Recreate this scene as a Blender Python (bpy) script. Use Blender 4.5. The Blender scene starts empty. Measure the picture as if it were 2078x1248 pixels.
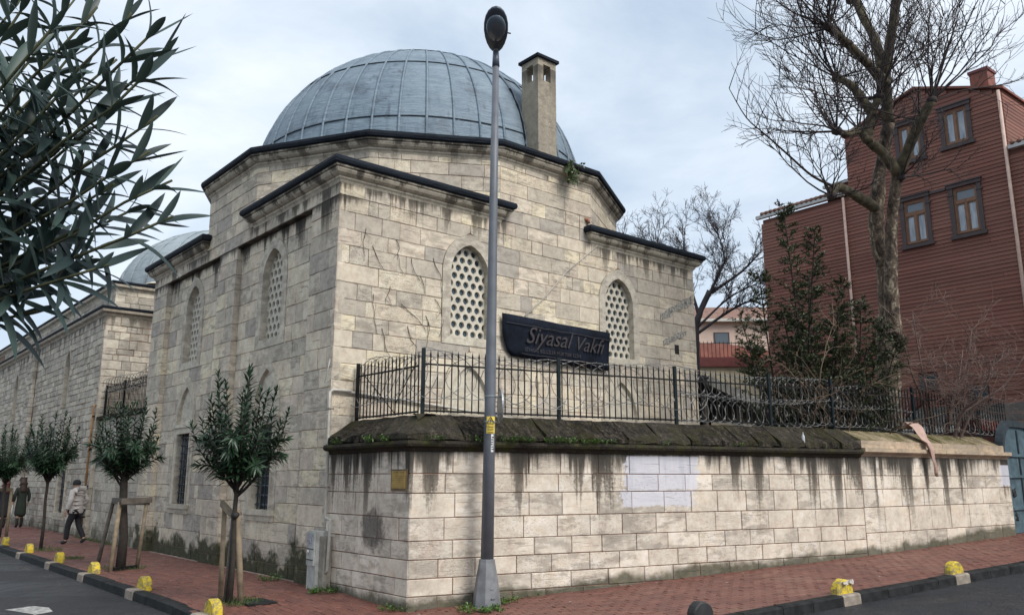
import bpy, bmesh, math, random
from mathutils import Vector, Matrix, noise as mnoise
from math import sin, cos, tan, pi, radians, sqrt, atan2, hypot

# ------------------------------------------------------------------ camera, sky, sun, exposure
scene = bpy.context.scene
COL = scene.collection
CAM = Vector((-6.768, -12.701, 1.75))
cd = bpy.data.cameras.new('camera'); cam = bpy.data.objects.new('camera', cd); COL.objects.link(cam)
cam.location = CAM
cam.rotation_euler = (radians(90 + 11.675), 0, radians(-40.43))
cd.sensor_width = 36; cd.lens = 28.95; cd.clip_start = 0.05; cd.clip_end = 4000
scene.camera = cam
SUN_DIR = Vector((0.10, -0.80, 0.80)).normalized()
world = bpy.data.worlds.new('World'); scene.world = world; world.use_nodes = True
wt = world.node_tree; wt.nodes.clear()
def wn(t, **k):
    n = wt.nodes.new(t)
    for a, b in k.items(): setattr(n, a, b)
    return n
sky = wn('ShaderNodeTexSky', sky_type='NISHITA', sun_disc=False)
sky.sun_elevation = math.asin(SUN_DIR.z); sky.sun_rotation = atan2(SUN_DIR.x, SUN_DIR.y)
bgs = wn('ShaderNodeBackground'); bgs.inputs[1].default_value = 0.10
wt.links.new(sky.outputs[0], bgs.inputs[0])
tc = wn('ShaderNodeTexCoord'); mp = wn('ShaderNodeMapping'); mp.inputs['Scale'].default_value = (1.0, 1.0, 2.0)
wt.links.new(tc.outputs['Generated'], mp.inputs[0])
nz = wn('ShaderNodeTexNoise'); nz.inputs['Scale'].default_value = 2.3; nz.inputs['Detail'].default_value = 7; nz.inputs['Roughness'].default_value = 0.56
nz.inputs['Distortion'].default_value = 0.4
wt.links.new(mp.outputs[0], nz.inputs[0])
cr = wn('ShaderNodeValToRGB'); e = cr.color_ramp.elements
e[0].position = 0.34; e[0].color = (0.44, 0.54, 0.66, 1); e[1].position = 0.68; e[1].color = (0.84, 0.89, 0.95, 1)
m_ = cr.color_ramp.elements.new(0.5); m_.color = (0.63, 0.71, 0.80, 1)
wt.links.new(nz.outputs[0], cr.inputs[0])
bgc = wn('ShaderNodeBackground'); bgc.inputs[1].default_value = 0.56
wt.links.new(cr.outputs[0], bgc.inputs[0])
mx = wn('ShaderNodeMixShader'); mx.inputs[0].default_value = 0.9
wt.links.new(bgs.outputs[0], mx.inputs[1]); wt.links.new(bgc.outputs[0], mx.inputs[2])
wo = wn('ShaderNodeOutputWorld'); wt.links.new(mx.outputs[0], wo.inputs[0])
sd = bpy.data.lights.new('sun', 'SUN'); sun = bpy.data.objects.new('sun', sd); COL.objects.link(sun)
sd.energy = 1.5; sd.angle = radians(30); sd.color = (1.0, 0.95, 0.88)
sun.rotation_euler = (-SUN_DIR).to_track_quat('-Z', 'Y').to_euler(); sun.location = (0, -20, 30)
scene.view_settings.view_transform = 'Standard'; scene.view_settings.look = 'None'
scene.view_settings.exposure = 1.18; scene.view_settings.gamma = 1

random.seed(7)
R = random.random
def U(a, b): return a + (b - a) * random.random()
def smooth(x): x = max(0, min(1, x)); return x * x * (3 - 2 * x)

# ------------------------------------------------------------------ materials
class NT:
    def __init__(s, name):
        s.m = bpy.data.materials.new(name); s.m.use_nodes = True; s.t = s.m.node_tree
        s.b = s.t.nodes['Principled BSDF']; s._pos = None
    def n(s, t, **k):
        x = s.t.nodes.new(t)
        for a, b in k.items(): setattr(x, a, b)
        return x
    def link(s, a, b): s.t.links.new(a, b)
    def put(s, sock, v):
        if hasattr(v, 'node'): s.link(v, sock)
        elif isinstance(v, (tuple, list)) and len(v) == 3 and sock.type == 'RGBA': sock.default_value = (*v, 1)
        else: sock.default_value = v
    def pos(s):
        if s._pos is None: s._pos = s.n('ShaderNodeNewGeometry').outputs['Position']
        return s._pos
    def obj(s): return s.n('ShaderNodeTexCoord').outputs['Object']
    def map(s, v, sc=(1, 1, 1), loc=(0, 0, 0), rot=(0, 0, 0)):
        x = s.n('ShaderNodeMapping'); s.link(v, x.inputs[0]); x.inputs['Scale'].default_value = sc; x.inputs['Location'].default_value = loc; x.inputs['Rotation'].default_value = rot
        return x.outputs[0]
    def noise(s, v, scale=1, detail=3, rough=.55, dist=0):
        x = s.n('ShaderNodeTexNoise'); s.link(v, x.inputs['Vector']); x.inputs['Scale'].default_value = scale; x.inputs['Detail'].default_value = detail
        x.inputs['Roughness'].default_value = rough; x.inputs['Distortion'].default_value = dist
        return x.outputs[0]
    def vor(s, v, scale=1, out=0, feat='F1'):
        x = s.n('ShaderNodeTexVoronoi', feature=feat); s.link(v, x.inputs['Vector']); x.inputs['Scale'].default_value = scale
        return x.outputs[out]
    def ramp(s, f, stops, interp='LINEAR'):
        x = s.n('ShaderNodeValToRGB'); r = x.color_ramp; r.interpolation = interp
        while len(r.elements) < len(stops): r.elements.new(.5)
        for el, (p, c) in zip(r.elements, stops):
            el.position = p; el.color = (*c, 1) if isinstance(c, (tuple, list)) else (c, c, c, 1)
        s.put(x.inputs[0], f); return x.outputs[0]
    def mix(s, f, a, b, mode='MIX'):
        x = s.n('ShaderNodeMixRGB', blend_type=mode); s.put(x.inputs[0], f); s.put(x.inputs[1], a); s.put(x.inputs[2], b); return x.outputs[0]
    def math(s, op, a, b=0.0, c=0.0, clamp=False):
        x = s.n('ShaderNodeMath', operation=op); x.use_clamp = clamp
        s.put(x.inputs[0], a); s.put(x.inputs[1], b)
        if len(x.inputs) > 2: s.put(x.inputs[2], c)
        return x.outputs[0]
    def sstep(s, v, a, b):
        x = s.n('ShaderNodeMapRange', interpolation_type='SMOOTHSTEP'); s.put(x.inputs[0], v); x.inputs[1].default_value = a; x.inputs[2].default_value = b
        return x.outputs[0]
    def sep(s, v):
        x = s.n('ShaderNodeSeparateXYZ'); s.link(v, x.inputs[0]); return x.outputs
    def dot(s, v, d):
        x = s.n('ShaderNodeVectorMath', operation='DOT_PRODUCT'); s.link(v, x.inputs[0]); x.inputs[1].default_value = d; return x.outputs['Value']
    def tone(s):
        a = s.n('ShaderNodeAttribute', attribute_name='tone').outputs['Fac']
        o = s.n('ShaderNodeObjectInfo').outputs['Random']
        return s.math('FRACT', s.math('ADD', a, o))
    def fin(s, col=None, rough=.7, bump=None, bstr=.3, bdist=.02, metal=0, spec=.5):
        if col is not None: s.put(s.b.inputs['Base Color'], col)
        s.put(s.b.inputs['Roughness'], rough); s.put(s.b.inputs['Metallic'], metal); s.b.inputs['Specular IOR Level'].default_value = spec
        if bump is not None:
            x = s.n('ShaderNodeBump'); x.inputs['Strength'].default_value = bstr; x.inputs['Distance'].default_value = bdist
            s.link(bump, x.inputs['Height']); s.link(x.outputs[0], s.b.inputs['Normal'])
        return s.m
M = {}
def plain(name, c, rough=.6, var=.25, scale=8, metal=0, spec=.5, bump=.15):
    k = NT(name); p = k.obj(); nz = k.noise(p, scale, 4)
    f = k.noise(p, scale * 9, 2)
    col = k.mix(k.ramp(nz, [(.3, 0), (.7, 1)]), tuple(x * (1 - var) for x in c), tuple(min(1, x * (1 + var)) for x in c))
    M[name] = k.fin(col, k.math('ADD', k.math('MULTIPLY', nz, .2), rough - .1), f, bump, .01, metal, spec)
    return M[name]

def stone(name, pal, veins=.5, base_moss=None, tops=(), paint=False, streak=.0, pit=.5, wall_run=None, moss_hi=.75):
    k = NT(name); p = k.pos(); z = k.sep(p)[2]; t = k.tone()
    n = len(pal); col = k.ramp(t, [(i / n, c) for i, c in enumerate(pal)], 'CONSTANT')
    big = k.noise(p, 1.3, 5, .65); col = k.mix(k.math('MULTIPLY', k.ramp(big, [(.40, 0), (.70, 1)]), .48), col, (.27, .24, .20))
    med = k.noise(p, 6, 6, .72); col = k.mix(.8, col, k.ramp(med, [(.28, .30), (.5, .5), (.72, .66)]), 'OVERLAY'); blo = k.noise(k.map(p, (2.6, 2.6, 7)), 1.0, 5, .7, .4); col = k.mix(k.math('MULTIPLY', k.sstep(k.math('ADD', blo, k.math('MULTIPLY', k.math('SUBTRACT', t, .5), .22)), .52, .66), .5), col, (.22, .19, .155))
    # travertine bedding: thin horizontal veins and pits
    v = k.noise(k.map(p, (2.2, 2.2, 26)), 1.0, 5, .7, .6)
    vm = k.math('MULTIPLY', k.ramp(v, [(.56, 0), (.68, 1)]), k.sstep(k.math('FRACT', k.math('MULTIPLY', t, 7.3)), .35, .75))
    col = k.mix(k.math('MULTIPLY', vm, veins), col, (.15, .12, .10))
    pt = k.noise(k.map(p, (1, 1, 1.8)), 38, 3, .7); pm = k.ramp(pt, [(.56, 0), (.66, 1)])
    pm = k.math('MULTIPLY', pm, k.sstep(k.math('FRACT', k.math('MULTIPLY', t, 3.7)), .1, .9))
    col = k.mix(k.math('MULTIPLY', pm, pit), col, (.10, .085, .07))
    hgt = k.math('SUBTRACT', k.math('MULTIPLY', med, .6), k.math('ADD', pm, k.math('MULTIPLY', vm, .7)))
    # rain streaks: soot and algae washed down from the ledges, then a dark band below each
    st = k.noise(k.map(p, (2.7, 2.7, .13)), 1.0, 4, .6, .15); st2 = k.noise(k.map(p, (12, 12, .7)), 1.0, 4, .65)
    grit = k.noise(p, 21, 4, .7)
    xx, yy_ = k.sep(p)[0], k.sep(p)[1]; mm = k.math('MAXIMUM', xx, yy_)
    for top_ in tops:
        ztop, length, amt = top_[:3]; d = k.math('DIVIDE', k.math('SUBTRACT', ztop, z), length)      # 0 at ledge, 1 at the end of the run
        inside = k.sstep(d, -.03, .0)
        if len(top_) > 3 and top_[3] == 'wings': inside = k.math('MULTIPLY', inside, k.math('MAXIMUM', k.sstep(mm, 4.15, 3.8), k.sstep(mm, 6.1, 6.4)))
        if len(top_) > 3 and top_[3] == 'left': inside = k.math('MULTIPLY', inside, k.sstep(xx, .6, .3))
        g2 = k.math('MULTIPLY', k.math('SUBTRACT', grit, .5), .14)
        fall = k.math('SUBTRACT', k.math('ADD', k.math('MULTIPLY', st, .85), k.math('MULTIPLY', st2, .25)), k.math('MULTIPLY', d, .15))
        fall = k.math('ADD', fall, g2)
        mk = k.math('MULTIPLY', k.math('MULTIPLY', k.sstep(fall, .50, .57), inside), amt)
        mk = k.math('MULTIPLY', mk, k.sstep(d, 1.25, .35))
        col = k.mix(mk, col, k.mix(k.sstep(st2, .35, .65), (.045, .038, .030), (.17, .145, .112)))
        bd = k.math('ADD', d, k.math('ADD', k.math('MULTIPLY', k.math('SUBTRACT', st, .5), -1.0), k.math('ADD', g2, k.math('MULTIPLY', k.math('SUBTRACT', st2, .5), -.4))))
        if len(top_) > 3 and top_[3] == 'left': bd = k.math('SUBTRACT', bd, k.sstep(z, ztop - .045, ztop - .02))  # left face: recess soffit coloured evenly dark, whatever the noise
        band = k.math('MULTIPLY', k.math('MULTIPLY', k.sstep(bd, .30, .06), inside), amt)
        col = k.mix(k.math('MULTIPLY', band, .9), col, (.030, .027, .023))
    if paint:
        tt = k.dot(p, (cos(radians(-13.9)), sin(radians(-13.9)), 0)); tt = k.math('SUBTRACT', tt, -2.48 * sin(radians(-13.9)))
        pn = k.math('MULTIPLY', k.math('SUBTRACT', k.noise(p, 9, 4), .5), .5)
        for (a, b, za, zb) in ((3.72, 5.25, 1.53, 2.12), (3.60, 5.15, 1.27, 1.56), (14.40, 15.2, 1.55, 2.05)):
            mk = k.math('MULTIPLY', k.sstep(k.math('ADD', tt, pn), a, a + .05), k.sstep(k.math('ADD', tt, pn), b, b - .05))
            mk = k.math('MULTIPLY', mk, k.math('MULTIPLY', k.sstep(k.math('ADD', z, k.math('MULTIPLY', pn, .25)), za, za + .04), k.sstep(z, zb, zb - .03)))
            col = k.mix(k.math('MULTIPLY', mk, .8), col, (.60, .60, .66))
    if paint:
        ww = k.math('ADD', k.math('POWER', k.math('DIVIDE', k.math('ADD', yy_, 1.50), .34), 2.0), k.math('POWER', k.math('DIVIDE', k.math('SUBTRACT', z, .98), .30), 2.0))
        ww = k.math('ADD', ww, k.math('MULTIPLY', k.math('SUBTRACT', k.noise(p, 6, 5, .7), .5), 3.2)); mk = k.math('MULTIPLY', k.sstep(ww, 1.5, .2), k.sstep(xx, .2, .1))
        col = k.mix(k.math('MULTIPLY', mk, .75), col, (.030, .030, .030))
    if base_moss:
        h, amt = base_moss
        mn = k.math('ADD', k.math('MULTIPLY', k.noise(p, 2.2, 5, .65), 1.0), k.math('MULTIPLY', k.noise(p, 14, 3), .35))
        zz = z if wall_run is None else k.math('SUBTRACT', z, k.math('MULTIPLY', k.math('MAXIMUM', k.sep(p)[0], 0.0), wall_run))
        mk = k.sstep(k.math('SUBTRACT', k.math('ADD', mn, k.math('MULTIPLY', k.math('SUBTRACT', k.noise(p, 1.1, 3), .5), 1.6)), k.math('DIVIDE', zz, h)), .02, moss_hi)
        col = k.mix(k.math('MULTIPLY', mk, amt), col, k.ramp(k.noise(p, 10, 4), [(.3, (.018, .020, .010)), (.6, (.05, .052, .022)), (.75, (.10, .075, .05))]))
    M[name] = k.fin(col, .82, hgt, .55, .02, 0, .3); return M[name]

PAL_B = [(.63, .55, .435), (.54, .475, .385), (.71, .625, .485), (.48, .425, .35), (.59, .505, .41), (.69, .595, .46), (.41, .37, .32), (.77, .675, .50), (.56, .50, .41), (.67, .58, .465), (.61, .545, .445)]
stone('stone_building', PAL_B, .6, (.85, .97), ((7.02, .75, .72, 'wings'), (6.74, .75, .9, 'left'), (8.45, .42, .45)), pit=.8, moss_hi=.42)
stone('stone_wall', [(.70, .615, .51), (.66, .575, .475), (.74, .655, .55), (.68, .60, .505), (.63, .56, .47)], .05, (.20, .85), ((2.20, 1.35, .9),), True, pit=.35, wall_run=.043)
stone('stone_rubble', [(.54, .49, .405), (.46, .42, .355), (.61, .555, .455), (.40, .37, .315), (.50, .45, .37)], .5, (.7, .8), ((6.8, .8, .6),))
stone('stone_trim', [(.55, .495, .40), (.52, .465, .375), (.50, .445, .36)], .25, None, ((7.24, .36, .8), (8.60, .36, .75), (6.75, .5, .4)), pit=.6)
stone('stone_smooth', [(.60, .55, .45), (.57, .52, .43)], .1, None, (), pit=.15)
stone('stone_cast', [(.50, .38, .27), (.47, .36, .25)], .15, None, ((2.62, .2, .6),), pit=.5)
plain('mortar_red', (.20, .115, .085), .9, .3, 6)
plain('mortar', (.23, .145, .105), .9, .3, 6)
# coping: black crusted and mossy
k = NT('coping'); p = k.pos(); a = k.noise(p, 2.2, 6, .7); b = k.noise(k.map(p, (9, 5, 1.5), (0,0,0), (0, .9, .2)), 1.3, 5, .75); c = k.noise(p, 26, 4, .7)
col = k.ramp(k.math('ADD', k.math('MULTIPLY', b, .6), k.math('MULTIPLY', c, .4)), [(.38, (.006, .0055, .005)), (.48, (.022, .019, .016)), (.57, (.075, .062, .048)), (.68, (.22, .19, .15))])
col = k.mix(k.math('MULTIPLY', k.ramp(a, [(.46, 0), (.62, 1)]), .75), col, (.040, .038, .014))
col = k.mix(k.math('MULTIPLY', k.math('SUBTRACT', k.tone(), .5), .4), col, (.13, .115, .095))
M['coping'] = k.fin(col, .92, k.math('ADD', c, b), 1.0, .06, 0, .15)
k = NT('moss_ledge'); p = k.pos(); a = k.noise(p, 3.0, 5, .7); c = k.noise(p, 30, 4, .7)
col = k.ramp(c, [(.3, (.010, .009, .008)), (.55, (.032, .027, .021)), (.72, (.09, .07, .05))]); col = k.mix(k.ramp(a, [(.48, 0), (.64, 1)]), col, (.045, .046, .015))
M['moss_ledge'] = k.fin(col, .9, c, .7, .02, 0, .2)
k = NT('moss_cast'); p = k.pos(); a = k.noise(p, 2.0, 5, .7); c = k.noise(p, 30, 4, .7)
col = k.ramp(c, [(.3, (.20, .16, .11)), (.7, (.42, .33, .23))]); col = k.mix(k.math('MULTIPLY', k.ramp(a, [(.34, 0), (.56, 1)]), .9), col, (.075, .070, .022))
M['moss_cast'] = k.fin(col, .9, c, .6, .02, 0, .2)
# lead sheet
def lead(name, lo, hi, dark, rough=.55, spec=.4, dirt=.55):
    k = NT(name); p = k.pos(); w = k.noise(k.map(p, (1.6, 1.6, 11)), 1.0, 5, .65, .8); b = k.noise(p, .9, 5, .65); r = k.noise(k.map(p, (6, 6, .6)), 1.0, 4, .6); f = k.noise(k.map(p, (3, 3, 24)), 1.2, 4, .7, .5)
    col = k.mix(k.ramp(w, [(.3, 0), (.7, 1)]), lo, hi); col = k.mix(k.math('MULTIPLY', k.ramp(f, [(.52, 0), (.68, 1)]), .45), col, dark); col = k.mix(k.math('MULTIPLY', k.ramp(b, [(.54, 0), (.64, 1)]), dirt), col, dark)
    col = k.mix(k.math('MULTIPLY', k.ramp(r, [(.55, 0), (.70, 1)]), .5), col, tuple(x * .8 for x in dark))
    t = k.tone(); col = k.mix(k.math('MULTIPLY', k.math('ABSOLUTE', k.math('SUBTRACT', t, .5)), .8), col, hi)
    M[name] = k.fin(col, rough, k.math('ADD', w, f), .6, .05, .05, spec)
lead('lead', (.115, .165, .215), (.225, .285, .335), (.045, .055, .075))
lead('lead_pale', (.24, .29, .32), (.36, .41, .43), (.15, .19, .21))
lead('lead_dark', (.009, .012, .018), (.020, .026, .036), (.004, .005, .008), .7, .12)
plain('plaster', (.53, .49, .41), .8, .12, 10)
k = NT('glass_dark'); M['glass_dark'] = k.fin((.035, .055, .07), k.math('ADD', k.math('MULTIPLY', k.noise(k.pos(), 3), .2), .05), k.noise(k.pos(), 6), .08, .02)
k = NT('glass_house'); M['glass_house'] = k.fin((.13, .16, .19), .05, k.noise(k.pos(), 3), .05, .02)
k = NT('glass_curtain'); M['glass_curtain'] = k.fin(k.ramp(k.noise(k.map(k.pos(), (9, 9, 1.5)), 1, 3), [(.35, (.20, .24, .29)), (.65, (.40, .45, .50))]), .12)
plain('iron', (.011, .011, .011), .6, .5, 20, 0, .15); plain('iron_green', (.010, .017, .020), .5, .4, 20, 0, .15); plain('iron_blue', (.05, .06, .075), .5, .4, 20)
k = NT('razor'); M['razor'] = k.fin(k.ramp(k.noise(k.pos(), 5), [(.35, (.09, .09, .09)), (.6, (.22, .22, .22)), (.75, (.15, .10, .07))]), .5, None, 0, 0, .2)
plain('pole_grey', (.115, .125, .145), .5, .15, 5); plain('pole_base', (.16, .165, .175), .6, .3, 6); plain('lamp_dark', (.06, .075, .10), .4, .2, 6)
k = NT('lamp_glass'); M['lamp_glass'] = k.fin((.10, .125, .16), .2)
plain('sign_back', (.30, .32, .33), .4, .15, 5, .5); plain('yellow_sticker', (.70, .52, .08), .5, .1, 10); plain('black_print', (.02, .02, .02), .6, .1); plain('white_print', (.62, .62, .60), .6, .15, 20)
plain('conduit', (.42, .40, .36), .6, .25, 5); plain('gas_pipe', (.28, .15, .055), .6, .4, 6); plain('meter_grey', (.40, .41, .39), .55, .3, 6); plain('meter_label', (.28, .29, .33), .5, .7, 30)
plain('meter_concrete', (.27, .25, .21), .85, .35, 6)
# banner
k = NT('banner'); p = k.obj(); a = k.noise(p, 2.5, 5, .7); c = k.noise(p, 26, 4, .8)
col = k.mix(k.ramp(a, [(.35, 0), (.7, 1)]), (.005, .0065, .011), (.012, .017, .030)); col = k.mix(k.math('MULTIPLY', k.ramp(c, [(.62, 0), (.76, 1)]), k.ramp(a, [(.42, .05), (.65, .7)])), col, (.16, .18, .20))
M['banner'] = k.fin(col, .85, c, .5, .015, 0, .12)
plain('banner_text', (.040, .034, .036), .9, .4, 14); plain('banner_text_dim', (.034, .031, .038), .7, .4, 14)
plain('brass', (.40, .27, .075), .5, .25, 9, .3); plain('brass_rim', (.13, .085, .045), .6, .3, 9)
# ground
k = NT('asphalt'); p = k.pos(); a = k.noise(p, .5, 5, .65, .6); c = k.noise(p, 28, 5, .85); d = k.vor(p, 60); g = k.noise(p, 3.0, 4, .6)
col = k.mix(k.ramp(c, [(.36, 0), (.66, 1)]), (.007, .0075, .009), (.062, .062, .066)); col = k.mix(k.math('MULTIPLY', k.ramp(d, [(.05, 1), (.22, 0)]), .45), col, (.17, .168, .16)); col = k.mix(k.math('MULTIPLY', k.ramp(g, [(.4, 0), (.65, 1)]), .5), col, (.018, .019, .022))
M['asphalt'] = k.fin(col, k.ramp(a, [(.38, .22), (.56, .8)]), k.math('ADD', c, d), .8, .015, 0, .3)
plain('road_paint', (.30, .30, .28), .6, .7, 14)
k = NT('paver'); p = k.pos(); t = k.tone(); a = k.noise(p, .8, 4); c = k.noise(p, 45, 3, .7)
col = k.ramp(t, [(0, (.125, .046, .034)), (.3, (.160, .060, .043)), (.55, (.105, .040, .031)), (.8, (.180, .072, .052)), (1, (.135, .052, .039))])
col = k.mix(k.math('MULTIPLY', k.ramp(a, [(.4, 0), (.7, 1)]), .4), col, (.095, .050, .040)); col = k.mix(.5, col, k.ramp(c, [(.25, .3), (.75, .7)]), 'OVERLAY')
M['paver'] = k.fin(col, k.ramp(a, [(.35, .38), (.65, .7)]), c, .3, .008)
plain('paver_joint', (.27, .20, .165), .9, .5, 3)
plain('yard_earth', (.09, .07, .045), .95, .4, 1.5); plain('ground_dull', (.10, .095, .085), .95, .3, .2)
plain('kerb_dark', (.017, .0175, .018), .75, .7, 7, 0, .2, .5); plain('kerb_pale', (.25, .21, .17), .8, .35, 8)
k = NT('yellow_paint'); p = k.pos(); a = k.noise(p, 9, 5, .7)
M['yellow_paint'] = k.fin(k.mix(k.ramp(k.math('ADD', k.math('MULTIPLY', a, .6), k.math('MULTIPLY', k.noise(p, 26, 4, .7), .4)), [(.47, 0), (.56, .9)]), k.mix(k.noise(p, 4), (.46, .33, .015), (.68, .51, .03)), (.19, .16, .10)), .75, a, .8, .02)
plain('chipped', (.55, .50, .46), .9, .3, 14); plain('black_stone', (.022, .022, .023), .55, .4, 8)
# plants
def leafmat(name, lo, hi, back=None, rough=.42):
    k = NT(name); t = k.tone(); a = k.noise(k.pos(), 3, 3)
    col = k.mix(t, lo, hi); col = k.mix(k.math('MULTIPLY', a, .4), col, tuple(x * .6 for x in lo))
    if back:
        g = k.n('ShaderNodeNewGeometry').outputs['Backfacing']; col = k.mix(g, col, back)
    M[name] = k.fin(col, rough, None); k.b.inputs['Transmission Weight'].default_value = 0
    return M[name]
leafmat('leaf_oleander', (.014, .040, .018), (.042, .085, .042), None, .38)
leafmat('leaf_near', (.010, .026, .026), (.048, .085, .070), (.11, .155, .125), .5)
leafmat('leaf_laurel', (.028, .046, .017), (.080, .100, .042), None, .55)
leafmat('leaf_ivy', (.03, .065, .015), (.08, .13, .035)); leafmat('leaf_weed', (.035, .09, .012), (.10, .20, .03)); leafmat('grass', (.03, .065, .012), (.08, .14, .03), None, .7)
plain('bark_dark', (.030, .024, .019), .9, .4, 12, bump=.6); plain('stem_green', (.07, .075, .035), .8, .3, 8)
k = NT('bark_plane'); p = k.pos(); v = k.noise(k.map(p, (1, 1, .55)), 4.0, 4, .6, .9); c = k.noise(p, 22, 4, .7)
h = k.sep(p)[2]
v = k.noise(k.map(p, (1, 1, .6)), 5.5, 4, .6, 1.2); col = k.ramp(k.math('ADD', v, k.math('MULTIPLY', k.math('SUBTRACT', c, .5), .35)), [(.36, (.028, .020, .015)), (.44, (.070, .050, .036)), (.51, (.12, .088, .062)), (.575, (.15, .115, .078)), (.60, (.30, .25, .18)), (.68, (.38, .33, .24)), (.70, (.10, .075, .05))], 'LINEAR')
M['bark_plane'] = k.fin(col, .85, k.math('ADD', v, c), .7, .03)
plain('bark_limb', (.095, .080, .050), .9, .7, 7, bump=.7); plain('twig_dark', (.040, .030, .030), .9, .35, 4); plain('twig_far', (.055, .048, .055), .9, .3, 2)
plain('twig_tan', (.13, .090, .060), .9, .4, 4); plain('twig_red', (.14, .095, .080), .9, .4, 4)
plain('wood_stake', (.21, .165, .11), .85, .35, 7, bump=.4); plain('wood_old', (.10, .085, .07), .85, .4, 7, bump=.4); plain('rubber', (.02, .02, .02), .7)
# house
k = NT('siding'); p = k.pos(); t = k.tone(); g = k.noise(k.map(p, (6, .6, 14)), 1.5, 4, .6); a = k.noise(p, .5, 3)
col = k.mix(t, (.175, .064, .046), (.265, .105, .075)); col = k.mix(k.math('MULTIPLY', g, .5), col, (.095, .040, .030)); col = k.mix(k.math('MULTIPLY', k.ramp(a, [(.38, 0), (.65, 1)]), .4), col, (.25, .13, .095))
M['siding'] = k.fin(col, .75, g, .25, .01)
plain('trim_brown', (.065, .048, .048), .7, .2, 6); plain('window_wood', (.19, .092, .048), .55, .25, 7); plain('pipe_pink', (.50, .36, .30), .6, .15, 5); plain('gutter', (.45, .45, .44), .5, .15, 5)
k = NT('roof_tile'); p = k.pos(); M['roof_tile'] = k.fin(k.ramp(k.noise(p, 4, 4), [(.3, (.14, .07, .05)), (.7, (.27, .16, .12))]), .85, k.n('ShaderNodeTexWave').outputs[0], .5, .03)
plain('house_brick', (.20, .075, .055), .85, .3, 6); plain('plinth_grey', (.13, .125, .115), .9, .25, 4); plain('white_wall', (.55, .54, .50), .8, .15, 4); plain('stair_red', (.12, .035, .03), .7, .2, 4)
plain('pink_plaster', (.56, .43, .36), .85, .12, 1.5); plain('cream_plaster', (.52, .46, .33), .85, .15, 1.5); plain('red_wall', (.32, .13, .10), .85, .25, 3); plain('maroon', (.13, .03, .03), .6, .2, 4)
plain('slate', (.07, .08, .095), .6, .35, 5); plain('fascia', (.17, .165, .15), .8, .3, 4); plain('void_dark', (.012, .011, .010), .9, .2)
plain('gate_blue', (.10, .155, .185), .5, .3, 5, .2); plain('gate_dark', (.04, .055, .065), .5, .3, 6, .2)
# people and cloth
plain('skin', (.42, .26, .19), .6, .1); plain('jacket_grey', (.46, .43, .41), .8, .12, 9, bump=.4); plain('cloth_black', (.014, .014, .018), .85, .4, 6); plain('cloth_green', (.022, .030, .022), .85, .3, 6)
plain('hair_brown', (.035, .018, .012), .6, .3, 20); plain('hair_red', (.075, .022, .015), .6, .3, 20); plain('shoe_dark', (.02, .018, .018), .6, .2); plain('cloth_white', (.6, .6, .6), .7, .1)
plain('scarf', (.42, .29, .24), .85, .15, 10); plain('bottle', (.42, .44, .44), .25, .2, 10)
plain('scar', (.30, .28, .245), .9, .75, 16, bump=.8); plain('terracotta', (.30, .14, .09), .85, .3, 8)

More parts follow.
